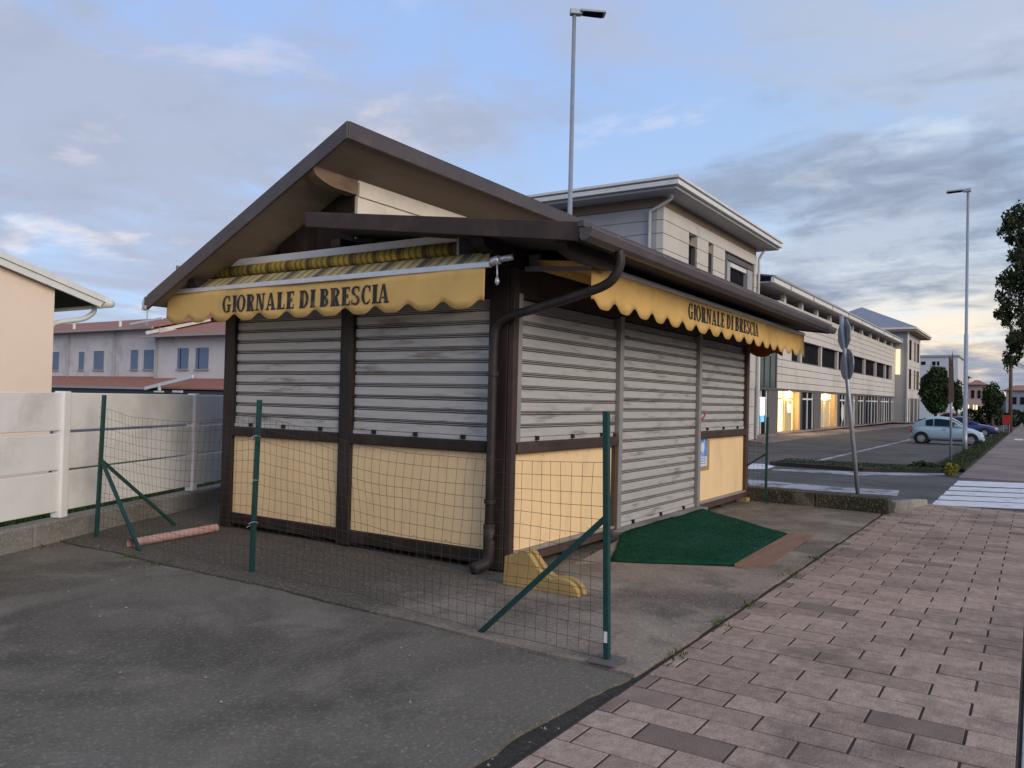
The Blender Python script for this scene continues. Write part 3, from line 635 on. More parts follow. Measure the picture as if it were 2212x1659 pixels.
# ================================================================== AWNINGS (hang on the kiosk)
def stripe_mat(name, ca, cb, cc, axis, freq):
    mt = bpy.data.materials.new(name); mt.use_nodes = True; N = mt.node_tree.nodes; L = mt.node_tree.links; b = N['Principled BSDF']
    b.inputs['Roughness'].default_value = .85
    tcd = N.new('ShaderNodeTexCoord'); sp = N.new('ShaderNodeSeparateXYZ'); L.new(tcd.outputs['Object'], sp.inputs[0])
    def fr(f, off):
        a = N.new('ShaderNodeMath'); a.operation = 'MULTIPLY_ADD'; L.new(sp.outputs[axis], a.inputs[0]); a.inputs[1].default_value = f; a.inputs[2].default_value = off
        c = N.new('ShaderNodeMath'); c.operation = 'FRACT'; L.new(a.outputs[0], c.inputs[0]); return c.outputs[0]
    def gt(v, t):
        a = N.new('ShaderNodeMath'); a.operation = 'GREATER_THAN'; L.new(v, a.inputs[0]); a.inputs[1].default_value = t; return a.outputs[0]
    m1 = N.new('ShaderNodeMix'); m1.data_type = 'RGBA'; L.new(gt(fr(freq, .1), .62), m1.inputs[0]); m1.inputs[6].default_value = (*ca,1); m1.inputs[7].default_value = (*cb,1)
    m2 = N.new('ShaderNodeMix'); m2.data_type = 'RGBA'; L.new(gt(fr(freq*.25, .3), .80), m2.inputs[0]); L.new(m1.outputs[2], m2.inputs[6]); m2.inputs[7].default_value = (*cc,1)
    n = N.new('ShaderNodeTexNoise'); L.new(tcd.outputs['Object'], n.inputs['Vector']); n.inputs['Scale'].default_value = 2.5; n.inputs['Detail'].default_value = 7
    mr = N.new('ShaderNodeMapRange'); L.new(n.outputs['Fac'], mr.inputs[0]); mr.inputs[1].default_value = .3; mr.inputs[2].default_value = .7; mr.inputs[3].default_value = .65; mr.inputs[4].default_value = 1.15
    vm = N.new('ShaderNodeVectorMath'); vm.operation = 'SCALE'; L.new(m2.outputs[2], vm.inputs[0]); L.new(mr.outputs[0], vm.inputs['Scale']); L.new(vm.outputs[0], b.inputs['Base Color'])
    MATS[name] = mt; return mt
stripe_mat('cloth_stripe_pale', (0.60,0.49,0.22), (0.33,0.26,0.12), (0.17,0.14,0.09), 1, 9.0)
stripe_mat('cloth_stripe_rich', (0.52,0.36,0.05), (0.26,0.17,0.03), (0.15,0.10,0.03), 1, 13.0)
def scallop(t, pitch, zlow, amp):
    ph = (t/pitch) % 1.0
    q = 0.5 - 0.5*math.cos(2*math.pi*ph)           # 0 at lobe middle, 1 in the notch
    return zlow + amp*1.12*(q**2.1)
A1 = thing('awning', 'folded yellow awning with striped roll over the two shutters facing the driveway', 'awning')
def vx(y, v): return -0.455 - 0.012*math.sin(y*2.1+.7) - 0.003*math.sin(y*7.3) - 0.007*(1-v)*(1+math.sin(y*3.1))*.5
mb = MB(); n = 220; ya, yb = 4.455, -0.02
mb.grid(lambda u, v: (vx(ya+(yb-ya)*u, v), ya+(yb-ya)*u, scallop((ya-yb)*u+.2, .4035, 2.312, .062)*(1-v)+2.66*v), n, 5)
val = mb.build('valance', M['awning_cloth'], A1, smooth=True, thick=0.003)
lettering('GIORNALE DI BRESCIA', lambda u, v, l: (vx(3.435-u, (2.405+v-2.33)/.33)-l-.002, 3.435-u+ (-.01*v), 2.405+v), 2.40, 0.178, val)
box('front_bar', M['aluminium'], A1, -0.475, -0.425, -0.066, 4.472, 2.652, 2.702, bevel=0.006)
MB().prism([(-.445,-.04,2.704),(-.445,4.46,2.704),(-.30,4.55,2.812),(-.30,.045,2.812)], (0,0,.004)).build('cloth', M['cloth_stripe_pale'], A1)
mb = MB(); prof = [(-.225+.063*math.cos(R(a)), 2.892+.063*math.sin(R(a))) for a in range(0, 360, 24)]
mb.prism([(x, .40, z) for x, z in prof], (0, 4.10, 0)); mb.build('cloth_roll', M['cloth_stripe_rich'], A1, smooth=True)
MB().prism([(-.215,.42,2.957),(-.225,.42,3.03),(-.05,.42,3.07),(-.05,.42,3.055),(-.20,.42,3.018),(-.20,.42,2.957)], (0,4.10,0)).build('cover', M['cover_white'], A1)
for y in (.40, 4.51): box('bracket', M['shutter_frame'], A1, -.30, -.02, y-.015 if y < 1 else y+.002, y+.012 if y < 1 else y+.03, 2.82, 3.02)
for y in (.5, 3.9): MB().bar((-.44,y,2.68), (-.05,y+.25,2.74), .035, .05).build('arm', M['aluminium'], A1)
kn = MB().tube([(-.44,-.07,2.70),(-.44,-.15,2.715)], .038, 10).build('joint', M['aluminium'], A1, smooth=True)
MB().tube([(-.44,-.15,2.715),(-.40,-.26,2.735)], .026, 8).build('joint', M['aluminium'], A1, smooth=True)
mb = MB(); mb.tube([(-.44,-.125,2.69),(-.44,-.13,2.60),(-.44,-.13,2.555)], .008, 6); mb.tube([(-.44,-.13,2.565),(-.44,-.132,2.53),(-.44,-.13,2.50)], [.014,.022,.008], 8); mb.build('crank_eye', M['aluminium'], A1, smooth=True)

A2 = thing('awning', 'long yellow awning valance under the gutter on the door side of the kiosk', 'awning')
def vy(x, v): return -0.705 - 0.012*math.sin(x*1.7) - 0.003*math.sin(x*6.1) - 0.007*(1-v)*(1+math.sin(x*2.7))*.5
mb = MB(); xa, xb = 0.14, 7.68
mb.grid(lambda u, v: (xa+(xb-xa)*u, vy(xa+(xb-xa)*u, v), scallop((xb-xa)*u-.245+.15*0, .4265, 2.352, .070)*(1-v)+2.71*v), 340, 5)
val = mb.build('valance', M['awning_cloth'], A2, smooth=True, thick=0.003)
lettering('GIORNALE DI BRESCIA', lambda u, v, l: (2.46+u, vy(2.46+u, (2.482+v-2.37)/.34)-l-.002, 2.482+v), 2.63, 0.178, val)
box('front_bar', M['aluminium'], A2, 0.12, 7.70, -0.725, -0.675, 2.702, 2.748, bevel=0.006)
mb = MB().prism([(.16,-.69,2.75),(7.66,-.69,2.75),(7.66,-.14,2.80),(.16,-.14,2.80)], (0,0,.004)); mb.build('cloth', M['awning_cloth'], A2)
mb = MB(); mb.prism([(.2, -.11+.06*math.cos(R(a)), 2.79+.06*math.sin(R(a))) for a in range(0, 360, 30)], (7.2, 0, 0)); mb.build('cloth_roll', M['awning_cloth'], A2, smooth=True)
for x in (.35, 6.6): MB().bar((x,-.68,2.72), (x-.2 if x < 1 else x+.1,-.03,2.73), .03, .04).build('arm', M['shutter_frame'], A2)
for x in (.2, 6.9): box('bracket', M['shutter_frame'], A2, x-.02, x+.02, -.16, -.05, 2.735, 2.86)

A3 = thing('awning', 'dark orange awning flap at the far end wall, showing under the long valance', 'awning')
mb = MB(); mb.grid(lambda u, v: (7.42+.01*math.sin(u*20), -.44+4.0*u, scallop(4.0*u+.08, .42, 2.345, .06)*(1-v)+2.66*v), 100, 3)
mb.build('valance', M['awning_under'], A3, smooth=True, thick=0.003)
box('front_bar', M['aluminium'], A3, 7.395, 7.44, -.45, 3.58, 2.662, 2.705, bevel=.005)
MB().prism([(7.42,-.43,2.707),(7.42,3.55,2.707),(6.97,3.55,2.82),(6.97,-.43,2.82)], (0,0,.004)).build('cloth', M['awning_under'], A3)

# ================================================================== SMALL THINGS ROUND THE KIOSK
ps = thing('poster', 'blue and white printed poster fixed to the peach panel right of the door', 'poster')
box('sheet', M['poster_blue'], ps, 4.735, 5.12, -.008, -.003, .66, 1.15)
box('pale_band', M['poster_white'], ps, 4.74, 5.115, -.0105, -.0085, .665, .80)
for z in (.70, .735, .77): box('text_line', M['poster_blue'], ps, 4.79, 5.06, -.0125, -.0108, z, z+.012)
MB().tube([(4.93,-.0085,.93),(4.93,-.0112,.93)], .075, 20).build('round_emblem', M['poster_white'], ps)
box('price_patch', M['poster_white'], ps, 5.03, 5.10, -.0108, -.0085, 1.06, 1.13)
bd = thing('backing_board', 'thin tan wooden board behind the blue poster', 'board')
box('board_sheet', M['yellow_block'], bd, 4.78, 5.235, -.0028, -.0008, .60, 1.03)

rm = thing('entrance_ramp', 'entrance ramp covered with dark green artificial grass before the door', 'ramp')
P0, P1, P2, P3, P4 = (2.02,-.17,.13), (4.52,-.17,.125), (3.82,-1.47,.022), (1.61,-1.53,.022), (1.03,-.52,.022)
mb = MB()
def lerp(a, b, t): return tuple(a[i]+(b[i]-a[i])*t for i in range(3))
def wavy(p): return (p[0] + .022*mnoise.noise(Vector((p[1]*4, p[0]*4, 3))), p[1] + .022*mnoise.noise(Vector((p[0]*4, p[1]*4, 7))), p[2] + .009*mnoise.noise(Vector((p[0]*3, p[1]*3, 0))))
mb.grid(lambda u, v: wavy(lerp(lerp(P3,P2,u), lerp(P0,P1,u), v)), 24, 14)
mb.grid(lambda u, v: wavy(lerp(lerp(P4,P3,u), lerp(P0,P0,u), v)), 10, 14)
mb.build('grass_mat', M['mat_green'], rm, smooth=True, thick=.014)
MB().prism([P3[:2]+(.007,), P2[:2]+(.007,), P1[:2]+(.007,), P0[:2]+(.007,), P4[:2]+(.007,)], (0,0,.004)).build('underlay', M['soil'], rm)
MB().add([(1.60,-1.54,.008),(3.90,-1.485,.008),(4.05,-1.72,.008),(1.78,-1.80,.008),(1.60,-1.54,.036),(3.90,-1.485,.036),(4.05,-1.72,.018),(1.78,-1.80,.018)],
         [(0,3,2,1),(4,5,6,7),(0,1,5,4),(1,2,6,5),(2,3,7,6),(3,0,4,7)]).build('timber_edge', M['ramp_wood'], rm)
MB().prism([(1.93,-.19,.008),(.72,-.30,.008),(.98,-.52,.008),(1.90,-.24,.10)], (0,0,.012)).build('side_board', M['grey_timber'], rm)
mb = MB(); rg = random.Random(15)
for _ in range(16000):
    if rg.random() < .78: u, v = rg.random(), rg.random(); p = lerp(lerp(P3,P2,u), lerp(P0,P1,u), v)
    else:
        u, v = rg.random(), 1-math.sqrt(rg.random()); p = lerp(lerp(P4,P3,u), P0, v)
    p = Vector(wavy(p)) + Vector((0,0,.006)); a = rg.uniform(0,6.28); w = Vector((math.cos(a), math.sin(a), 0))*.003
    mb.add([p-w, p+w, p+Vector((rg.uniform(-.007,.007), rg.uniform(-.007,.007), rg.uniform(.008,.016)))], [(0,1,2)])
mb.build('grass_pile', M['mat_green'], rm)['kind'] = 'stuff'

yb = thing('scroll_block', 'yellow cast block with wavy scroll profile standing at the kiosk corner', 'block')
yo = bezier([(0,-.245,.245),(0,-.40,.30),(0,-.465,.305),(0,-.53,.24),(0,-.60,.165),(0,-.68,.125),(0,-.77,.135),(0,-.85,.125),(0,-.915,.085),(0,-.945,.03)], 6)
prof = [(p.y, p.z) for p in yo] + [(-.945,.008),(-.235,.008)]
for x0, sh, nm in ((-.405,0,'slab'),(-.325,.006,'slab')):
    MB().prism([(x0,y-sh,z+sh*.6 if z > .05 else z) for y, z in prof], (.055,0,0)).build(nm, M['yellow_block'], yb, bevel=.008)
MB().prism([(-.349,y+.012,max(.009,z-.022)) for y, z in prof], (.023,0,0)).build('web', M['yellow_block'], yb)

pp = thing('plastic_pipe', 'dirty pink plastic pipe lying on the ground by the kiosk corner', 'pipe')
pa, pb = Vector((-1.38,3.50,.046)), Vector((-.30,3.66,.046)); n = 60; path = [pa.lerp(pb, k/n) for k in range(n+1)]
MB().tube(path, [.042 + (.004 if k % 3 == 0 else 0) for k in range(n+1)], 12, cap=False).build('tube', M['pink_plastic'], pp, smooth=True)
MB().tube([pa.lerp(pb,-.02), pa.lerp(pb,.04)], .050, 12, cap=False).build('collar', M['pink_plastic'], pp, smooth=True)

# ---- wire fence: green posts, struts, single wires
WF = thing('wire_fence', 'sagging green wire mesh fence on three posts along the driveway side', 'fence')
FP = [Vector((-1.281,4.306,0)), Vector((-1.369,1.728,0)), Vector((-1.636,-1.807,0))]
tops = [(-1.25,4.30,1.49), (-1.36,1.70,1.49), (-1.66,-1.78,1.49)]
for b, t in zip(FP, tops):
    pst = MB().bar(b, t, .036, .036).build('post', M['fence_green'], WF, bevel=.004)
    for k in range(7):
        q = b.lerp(Vector(t), .25+.1*k); box('notch', M['fence_green'], pst, q.x-.024, q.x+.024, q.y-.006, q.y+.006, q.z-.008, q.z+.008)
box('base_plate', M['column_grey'], WF, -1.74, -1.55, -1.90, -1.72, .014, .022)
box('price_tag', M['white_paint'], WF, -1.657, -1.6558, -1.815, -1.792, .12, .19)
def strut(a, b): MB().bar(a, b, .030, .030).build('brace', M['fence_green'], WF)
strut((-1.26,4.29,.80), (-1.447,3.253,.0)); strut((-1.26,4.29,.80), (-.32,4.36,.0)); strut((-1.65,-1.79,.86), (-1.60,-.86,.0))
def fence_pt(s, z):
    """point on the sagging net: s metres from the first post, z height"""
    L1 = (FP[1]-FP[0]).length; L2 = (FP[2]-FP[1]).length
    if s <= L1: a, b, t, Ls = FP[0], FP[1], s/L1, L1
    else: a, b, t, Ls = FP[1], FP[2], (s-L1)/L2, L2
    p = a.lerp(b, t); sag = math.sin(math.pi*t)
    nx = .05*sag*math.sin(s*2.1+z*2) + .02*mnoise.noise(Vector((s*1.7, z*2.2, 5)))
    zz2 = z - (.07*sag if s <= L1 else .11*sag)*z + .012*mnoise.noise(Vector((s*2.3, z*5, 2)))
    if s > L1: zz2 *= 1 - .16*max(0, t-.2)
    return Vector((p.x - .02 + nx, p.y, max(.02, zz2)))
LT = (FP[1]-FP[0]).length + (FP[2]-FP[1]).length
zs = [.035,.13,.23,.33,.43,.475,.57,.67,.77,.87,.97,1.06,1.15,1.26,1.36]
for z in zs:
    n = 56; MB().tube([fence_pt(LT*k/n, z) for k in range(n+1)], .0017, 3, cap=False).build('horizontal_wire', M['wire'], WF)
nv = int(LT/.078)
for k in range(1, nv):
    s = k*.078 + .006*mnoise.noise(Vector((k*1.3, 0, 0)))
    MB().tube([fence_pt(s + .012*mnoise.noise(Vector((k*.4, z*3, 8))), z) for z in zs], .0014, 3, cap=False).build('vertical_wire', M['wire'], WF)
for z in (.42, .78, 1.16):
    MB().tube(bezier([(-1.42,1.72,z),(-1.40,1.70,z+.02),(-1.345,1.69,z+.01),(-1.35,1.74,z-.01),(-1.41,1.76,z-.03)],5), .003, 5).build('tie_wire', M['aluminium'], WF)

FF = thing('wire_fence', 'short dark green wire fence piece at the far end of the kiosk', 'fence')
MB().bar((6.86,-.36,0), (6.90,-.36,1.36), .036, .036).build('post', M['fence_green'], FF)
MB().bar((6.88,-.36,.78), (6.90,.35,.30), .028, .028).build('brace', M['fence_green'], FF)
for k in range(12): MB().tube([(6.87+.01*math.sin(k),-.36,.08+k*.1), (6.93,.02,.10+k*.1)], .0016, 3).build('horizontal_wire', M['wire'], FF)
for k in range(1, 6): MB().tube([(6.88,-.36+k*.07,.06), (6.90,-.36+k*.07,1.2)], .0014, 3).build('vertical_wire', M['wire'], FF)

# ---- white concrete board fence on its low wall
WB = thing('white_fence', 'white concrete board fence on a low grey wall at the left', 'fence')
fo = Vector((-2.339,4.032,0)); fd = (Vector((1.233,5.689,0))-fo).normalized(); fn_ = Vector((fd.y,-fd.x,0))
def fpt(s, off, z): p = fo + fd*s + fn_*off; return (p.x, p.y, z)
def fbox(name, m_, s0, s1, o0, o1, z0, z1, bevel=.01):
    return MB().prism([fpt(s0,o0,z0), fpt(s1,o0,z0), fpt(s1,o1,z0), fpt(s0,o1,z0)], (0,0,z1-z0)).build(name, m_, WB, bevel=bevel)
for a, b in ((-7.0,-3.2),(-3.19,.42),(.43,4.6),(4.61,9.0)): fbox('base_wall', M['wall_concrete'], a, b, -.22, .0, -.05, .215, .02)
post_s = [-6.72, -4.28, -1.62, .90, 3.42, 5.94, 8.46]
for s in post_s: fbox('post', M['white_board'], s-.055, s+.055, -.17, -.05, .217, 1.52, .012)
for a, b in zip(post_s, post_s[1:]):
    for z0, z1 in ((.285,.690),(.712,1.085),(1.115,1.505)):
        fbox('board', M['white_board'], a+.057, b-.057, -.145, -.085, z0, z1, .008)
# grass behind it
MB().prism([fpt(-8,-.3,-.04), fpt(10,-.3,-.04), fpt(10,-6,-.04), fpt(-8,-6,-.04)], (0,0,.09)).build('lawn', M['grass'])['kind'] = 'structure'
mb = MB(); rg = random.Random(3)
for _ in range(5000):
    s = rg.uniform(-7.5, 9); o = -rg.uniform(.28, 1.6); h = rg.uniform(.10, .26); p = Vector(fpt(s, o, .045)); a = rg.uniform(0, 6.28); w = Vector((math.cos(a), math.sin(a), 0))*.007
    t = Vector((rg.uniform(-.05,.05), rg.uniform(-.05,.05), h)); mb.add([p-w, p+w, p+t], [(0,1,2)])
tag(mb.build('grass', M['grass']), 'short green grass growing behind the white board fence', 'grass', kind='stuff')
# pebbles and grit, weeds in the joint
mb = MB(); rg = random.Random(9)
for _ in range(260):
    x = rg.uniform(-5.0, 2.5); y = rg.uniform(-2.0, 4.0) if rg.random() < .6 else rg.gauss(-1.95, .12)
    if -.15 < y < 4.1 and x > -.1: continue
    r = rg.choice((.003,.004,.005,.006,.010)); z = .012 if x > -1.6 else .006
    vs = [(x+r*rg.uniform(.6,1.3)*math.cos(t), y+r*rg.uniform(.6,1.3)*math.sin(t), z-.002) for t in (0,1.5,3.0,4.5)] + [(x, y, z+r*.9)]
    mb.add(vs, [(0,1,4),(1,2,4),(2,3,4),(3,0,4)])
tag(mb.build('grit', M['pebble']), 'pale grit and tiny pebbles scattered over the concrete', 'grit', kind='stuff')
mb = MB()
for _ in range(240):
    c = rg.choice(((.2,-2.08),(-.45,-2.09),(1.5,-2.07),(2.6,-2.08),(-1.3,-2.1),(-1.66,2.6),(-1.62,3.1),(-.9,3.95),(-1.8,4.1),(6.7,-1.2),(6.75,-.4)))
    x = c[0]+rg.gauss(0,.09); y = c[1]+rg.gauss(0,.035); h = rg.uniform(.01,.045); a = rg.uniform(0,6.28); w = Vector((math.cos(a), math.sin(a), 0))*.008
    p = Vector((x, y, .004)); mb.add([p-w, p+w, p+Vector((rg.uniform(-.03,.03), rg.uniform(-.03,.03), h))], [(0,1,2)])
tag(mb.build('weeds', M['grass']), 'sparse small weeds growing along the paving joints', 'weeds', kind='stuff')

# ================================================================== HOUSES ON THE LEFT
H = thing('peach_house', 'peach rendered house with white roof edge behind the white fence', 'house')
wx = 1.20
MB().prism([(wx,10.2,-.05),(wx,10.2,3.28),(-4.2,10.2,4.91),(-9.6,10.2,3.28),(-9.6,10.2,-.05)], (0,9,0)).build('wall', M['peach_wall'], H)
def rz(x): return 3.165 + (2.11-x)*.3015
for y0, y1, t0, t1, nm, mm, sh in ((10.1,19.8,0,.05,'roof','terracotta',.02),(10.13,19.7,.053,.10,'soffit','dark_soffit',.06)):
    for sgn in (1,-1):
        X = lambda x: x if sgn == 1 else -8.4-x
        MB().prism([(X(2.08-sh),y0,rz(2.08)-t0),(X(-4.2),y0,rz(-4.2)-t0),(X(-4.2),y0,rz(-4.2)-t1),(X(2.08-sh),y0,rz(2.08)-t1)], (0,y1-y0,0)).build(nm, M[mm], H)
vg = MB().prism([(2.11,10.04,rz(2.11)+.02),(-4.2,10.04,rz(-4.2)+.02),(-4.2,10.04,rz(-4.2)-.085),(2.11,10.04,rz(2.11)-.085)], (0,.05,0)).build('verge_board', M['white_paint'], H)
MB().prism([(2.0,10.07,rz(2.0)-.088),(-4.2,10.07,rz(-4.2)-.088),(-4.2,10.07,rz(-4.2)-.20),(1.93,10.07,rz(1.93)-.20)], (0,.05,0)).build('verge_board', M['white_paint'], H)
MB().tube([(2.09,10.0,3.09),(2.09,19.8,3.09)], .075, 10).build('gutter', M['white_paint'], H, smooth=True)
MB().tube(bezier([(1.98,10.35,3.04),(1.97,10.36,2.93),(1.80,10.40,2.80),(1.42,10.42,2.71),(1.28,10.43,2.62),(1.27,10.43,2.4)],6)+[Vector((1.27,10.43,.1))], .045, 9).build('downpipe', M['white_paint'], H, smooth=True)
MB().tube([(.33,10.5,1.98),(.33,10.44,1.98),(.33,10.40,1.95)], .05, 10).build('vent', M['white_paint'], H, smooth=True)

RH = thing('row_house', 'long two storey lavender row house with terracotta roofs behind the fence', 'house')
XR = 26.0
box('wall', M['lavender_wall'], RH, XR, XR+9, 45.42, 76, -.05, 5.78); box('wall', M['lavender_wall'], RH, XR-.35, XR+8.6, 30, 45.4, -.05, 5.1)
MB().prism([(XR-.6,45.3,5.80),(XR+4.6,45.3,7.1),(XR+9.8,45.3,5.80),(XR+9.8,45.3,5.72),(XR+4.6,45.3,7.0),(XR-.6,45.3,5.72)], (0,31,0)).build('roof', M['terracotta'], RH)
box('eave_gutter', M['board_grey'], RH, XR-.72, XR-.58, 45.2, 76.3, 5.66, 5.79)
MB().prism([(XR-1.0,29.5,5.16),(XR+4.0,29.5,6.5),(XR+4.0,29.5,6.42),(XR-1.0,29.5,5.08)], (0,16.0,0)).build('roof', M['terracotta'], RH)
box('eave_gutter', M['board_grey'], RH, XR-1.14, XR-1.0, 29.4, 45.7, 5.03, 5.15)
MB().bar((XR-.9,45.55,5.35), (XR+4,45.55,6.72), .10, .22).build('verge_board', M['white_paint'], RH)
MB().bar((XR-1.0,47.2,5.98), (XR-1.0,43.6,6.25), .10, .14).build('verge_board', M['white_paint'], RH)
MB().prism([(XR-2.6,30,1.74),(XR-.01,30,2.48),(XR-.01,30,2.40),(XR-2.6,30,1.66)], (0,46,0)).build('porch_roof', M['terracotta'], RH)
box('porch_gutter', M['board_grey'], RH, XR-2.74, XR-2.6, 42.6, 76, 1.60, 1.73)
box('porch_recess_shade', M['dark_cladding'], RH, XR-2.4, XR-.1, 30, 76, -.05, 1.58)  # solid dark block put in for the shade under the porch roof
MB().bar((XR-2.75,42.5,1.66), (XR-2.7,37.8,2.42), .12, .20).build('verge_board', M['white_paint'], RH)
MB().bar((XR-2.74,41.0,1.55), (XR-2.74,41.0,1.95), .14, .14).build('bracket', M['white_paint'], RH); box('bracket', M['white_paint'], RH, XR-2.8, XR-2.7, 40.6, 41.5, 1.44, 1.53); box('bracket', M['white_paint'], RH, XR-2.8, XR-2.7, 38.7, 39.6, 1.46, 1.58)
for (ya, yb2, z0, z1) in ((58.1,59.3,2.95,4.3),(54.6,55.25,2.95,4.26),(52.0,53.25,2.95,4.30),(47.8,48.6,2.98,4.31),(45.8,47.05,2.98,4.30),(63,64.2,2.95,4.3),(67,68.2,2.95,4.3)):
    w = box('window', M['shutter_blue'], RH, XR-.05, XR+.01, ya, yb2, z0, z1); box('window_sill', M['board_grey'], w, XR-.10, XR, ya-.12, yb2+.12, z0-.09, z0-.002); box('lintel', M['lavender_wall'], w, XR-.07, XR, ya-.05, yb2+.05, z1+.002, z1+.05)
for (ya, yb2, z0, z1) in ((41.65,42.75,2.98,4.32),(39.6,40.85,2.98,4.32)):
    w = box('window', M['shutter_blue'], RH, XR-.40, XR-.34, ya, yb2, z0, z1); box('window_sill', M['board_grey'], w, XR-.46, XR-.35, ya-.12, yb2+.12, z0-.09, z0-.002)
    box('shutter_gap', M['dark_glass'], w, XR-.42, XR-.401, yb2-.36, yb2-.31, z0, z1)
for y in (56.7, 50.6, 45.0): MB().tube([(XR-.12 if y > 45.4 else XR-.45,y,.1),(XR-.12 if y > 45.4 else XR-.45,y,5.6 if y > 45.4 else 5.0)], .06, 8).build('downpipe', M['board_grey'], RH)
for y in (56.7, 50.6): MB().tube([(XR+.3,y,5.95),(XR+.3,y,6.42)], .10, 8).build('vent_pipe', M['white_paint'], RH)
MB().tube([(XR+4,53.2,7.0),(XR+4,53.2,7.7)], .05, 6).build('vent_pipe', M['white_paint'], RH); box('vent_pipe', M['white_paint'], RH, XR+3.85, XR+4.15, 53.0, 53.8, 7.7, 7.95)
sd = thing('satellite_dish', 'white satellite dish on a mast above the row house roof', 'antenna')
MB().tube([(XR,46.9,6.0),(XR,46.9,7.4)], .035, 6).build('mast', M['galvanised'], sd)
mb = MB(); mb.grid(lambda u, v: (XR-.12-.14*(1-v*v), 46.9+.42*v*math.cos(2*math.pi*u), 7.45+.48*v*math.sin(2*math.pi*u)), 20, 4); mb.build('dish', M['white_paint'], sd, smooth=True, thick=.02)

# ================================================================== COMMERCIAL BUILDING
def sh(x, y, z): return (x, y, z + .005*(x-36))
OB = thing('commercial_building', 'long pale clad commercial building with corner towers and lit shops across the parking lot', 'building')
def ob(name, m_, *a, parent=None, bevel=0.0): return box(name, M[m_], parent or OB, *a, fix=sh, bevel=bevel)
# near tower
TX0, TX1, TY = 18.43, 28.85, 6.3
ob('tower_core', 'board_grey', TX0+.03, TX1-.03, TY+.28, 18, -.05, 8.02)
z = .0
zs_ = [0.0,.75,1.5,2.25,3.0,3.75,4.5,5.1,5.62,6.14,6.66,7.18,7.62,8.05]
wins = [(20.72,21.55,5.3,7.45),(22.72,23.27,5.3,7.48),(24.6,28.5,5.3,7.55)]
for a, b in zip(zs_, zs_[1:]):
    xs = [TX0]
    for (w0, w1, v0, v1) in wins:
        if a >= v0-.25 and b <= v1+.2: xs += [w0, w1]
    xs.append(TX1)
    for p, q in zip(xs[::2], xs[1::2]): ob('cladding_board', 'board_pale', p, q, TY, TY+.25, a, b-.022)
    ob('cladding_board', 'board_grey', TX0, TX0+.025, TY+.26, 18, a, b-.022)  # side face boards greyer, the shade on that face put into the colour
ob('band', 'band_brown', TX0+.02, TX1-.02, TY+.03, 18, 8.055, 8.36)
for (w0, w1, v0, v1) in wins[:2]:
    w = ob('window', 'dark_glass', w0, w1, TY+.20, TY+.26, v0, v1-.25); ob('frame', 'band_brown', w0, w1, TY+.06, TY+.24, v1-.24, v1-.14, parent=w); ob('frame', 'column_grey', w1-.08, w1, TY+.05, TY+.19, v0, v1-.25, parent=w)
w = ob('loggia', 'dark_glass', 25.6, 27.7, TY+.22, TY+.27, 5.3, 7.1); ob('frame', 'column_grey', 24.62, 25.0, TY+.03, TY+.26, 5.3, 7.5, parent=w); ob('frame', 'board_grey', 25.02, 25.58, TY+.10, TY+.26, 5.3, 7.5, parent=w)
ob('blind', 'white_paint', 25.6, 27.7, TY+.10, TY+.20, 7.12, 7.30, parent=w); ob('frame', 'board_grey', 27.72, 28.4, TY+.05, TY+.26, 5.3, 7.3, parent=w); ob('lintel', 'column_grey', 25.02, 28.48, TY+.02, TY+.26, 7.32, 7.52, parent=w)
EX0, EX1, EY = 17.5, 29.75, 5.45
ob('eave', 'board_grey', EX0+.12, EX1-.12, EY+.12, 18.6, 8.362, 8.46); ob('fascia', 'white_paint', EX0, EX1, EY, 18.8, 8.462, 8.60); ob('gutter', 'board_grey', EX0+.05, EX1-.05, EY+.05, 18.75, 8.602, 8.66); ob('fascia', 'white_paint', EX0-.03, EX1+.03, EY-.03, 18.85, 8.662, 8.74)
MB().add([(EX0,EY,8.742),(EX1,EY,8.742),(EX1,18.8,8.742),(EX0,18.8,8.742),(21.5,10.5,9.9),(25.7,10.5,9.9),(25.7,14,9.9),(21.5,14,9.9)], [(0,1,5,4),(1,2,6,5),(2,3,7,6),(3,0,4,7),(4,5,6,7)]).build('roof', M['roof_slate'], OB, fix=sh)
for (px, py) in ((TX0-.06, TY-.10+.55), (TX1+.10, TY-.06)):
    MB().tube(bezier([(px-.2 if px < 20 else px+.25, EY+.5, 8.4),(px-.05, EY+.6, 8.2),(px,py,7.9)],5)+[Vector((px,py,.1))], .055, 8).build('downpipe', M['white_paint'], OB, smooth=True, fix=sh)
# two storey wing
WX0, WX1, WY = 28.9, 77.2, 7.3
ob('wing_core', 'column_grey', WX0, WX1, WY+1.6, 17, -.05, 6.9)
for i in range(4): ob('cladding_board', 'board_pale', 36.2, WX1-.01, WY, WY+.3, 2.42+i*.385, 2.42+(i+1)*.385-.028)
ob('cladding_back', 'board_grey', 36.25, WX1-.05, WY+.302, WY+1.5, 2.40, 3.96)
for i in range(5): ob('cladding_board', 'board_pale', 36.2, WX1-.01, WY, WY+.3, 5.22+i*.36, 5.22+(i+1)*.36-.028)
ob('cladding_back', 'board_grey', 36.25, WX1-.05, WY+.302, WY+1.5, 5.2, 6.98)
ob('cladding_board', 'board_pale', 36.2, 39.0, WY, WY+.3, 3.962, 5.215); ob('cladding_board', 'board_pale', 75.3, WX1-.01, WY, WY+.3, 3.962, 5.215)
ms = [39.0, 41.37, 46.5, 51.5, 56.6, 61.8, 67.0, 72.1, 75.3]
for a, b in zip(ms, ms[1:]):
    w = ob('window', 'dark_glass', a+.3, b-.02, WY+.26, WY+.32, 3.97, 5.20); ob('mullion', 'board_pale', a, a+.28, WY+.08, WY+.30, 3.965, 5.21, parent=w); ob('frame', 'column_grey', a+.3, b-.02, WY+.18, WY+.255, 3.97, 4.03, parent=w)
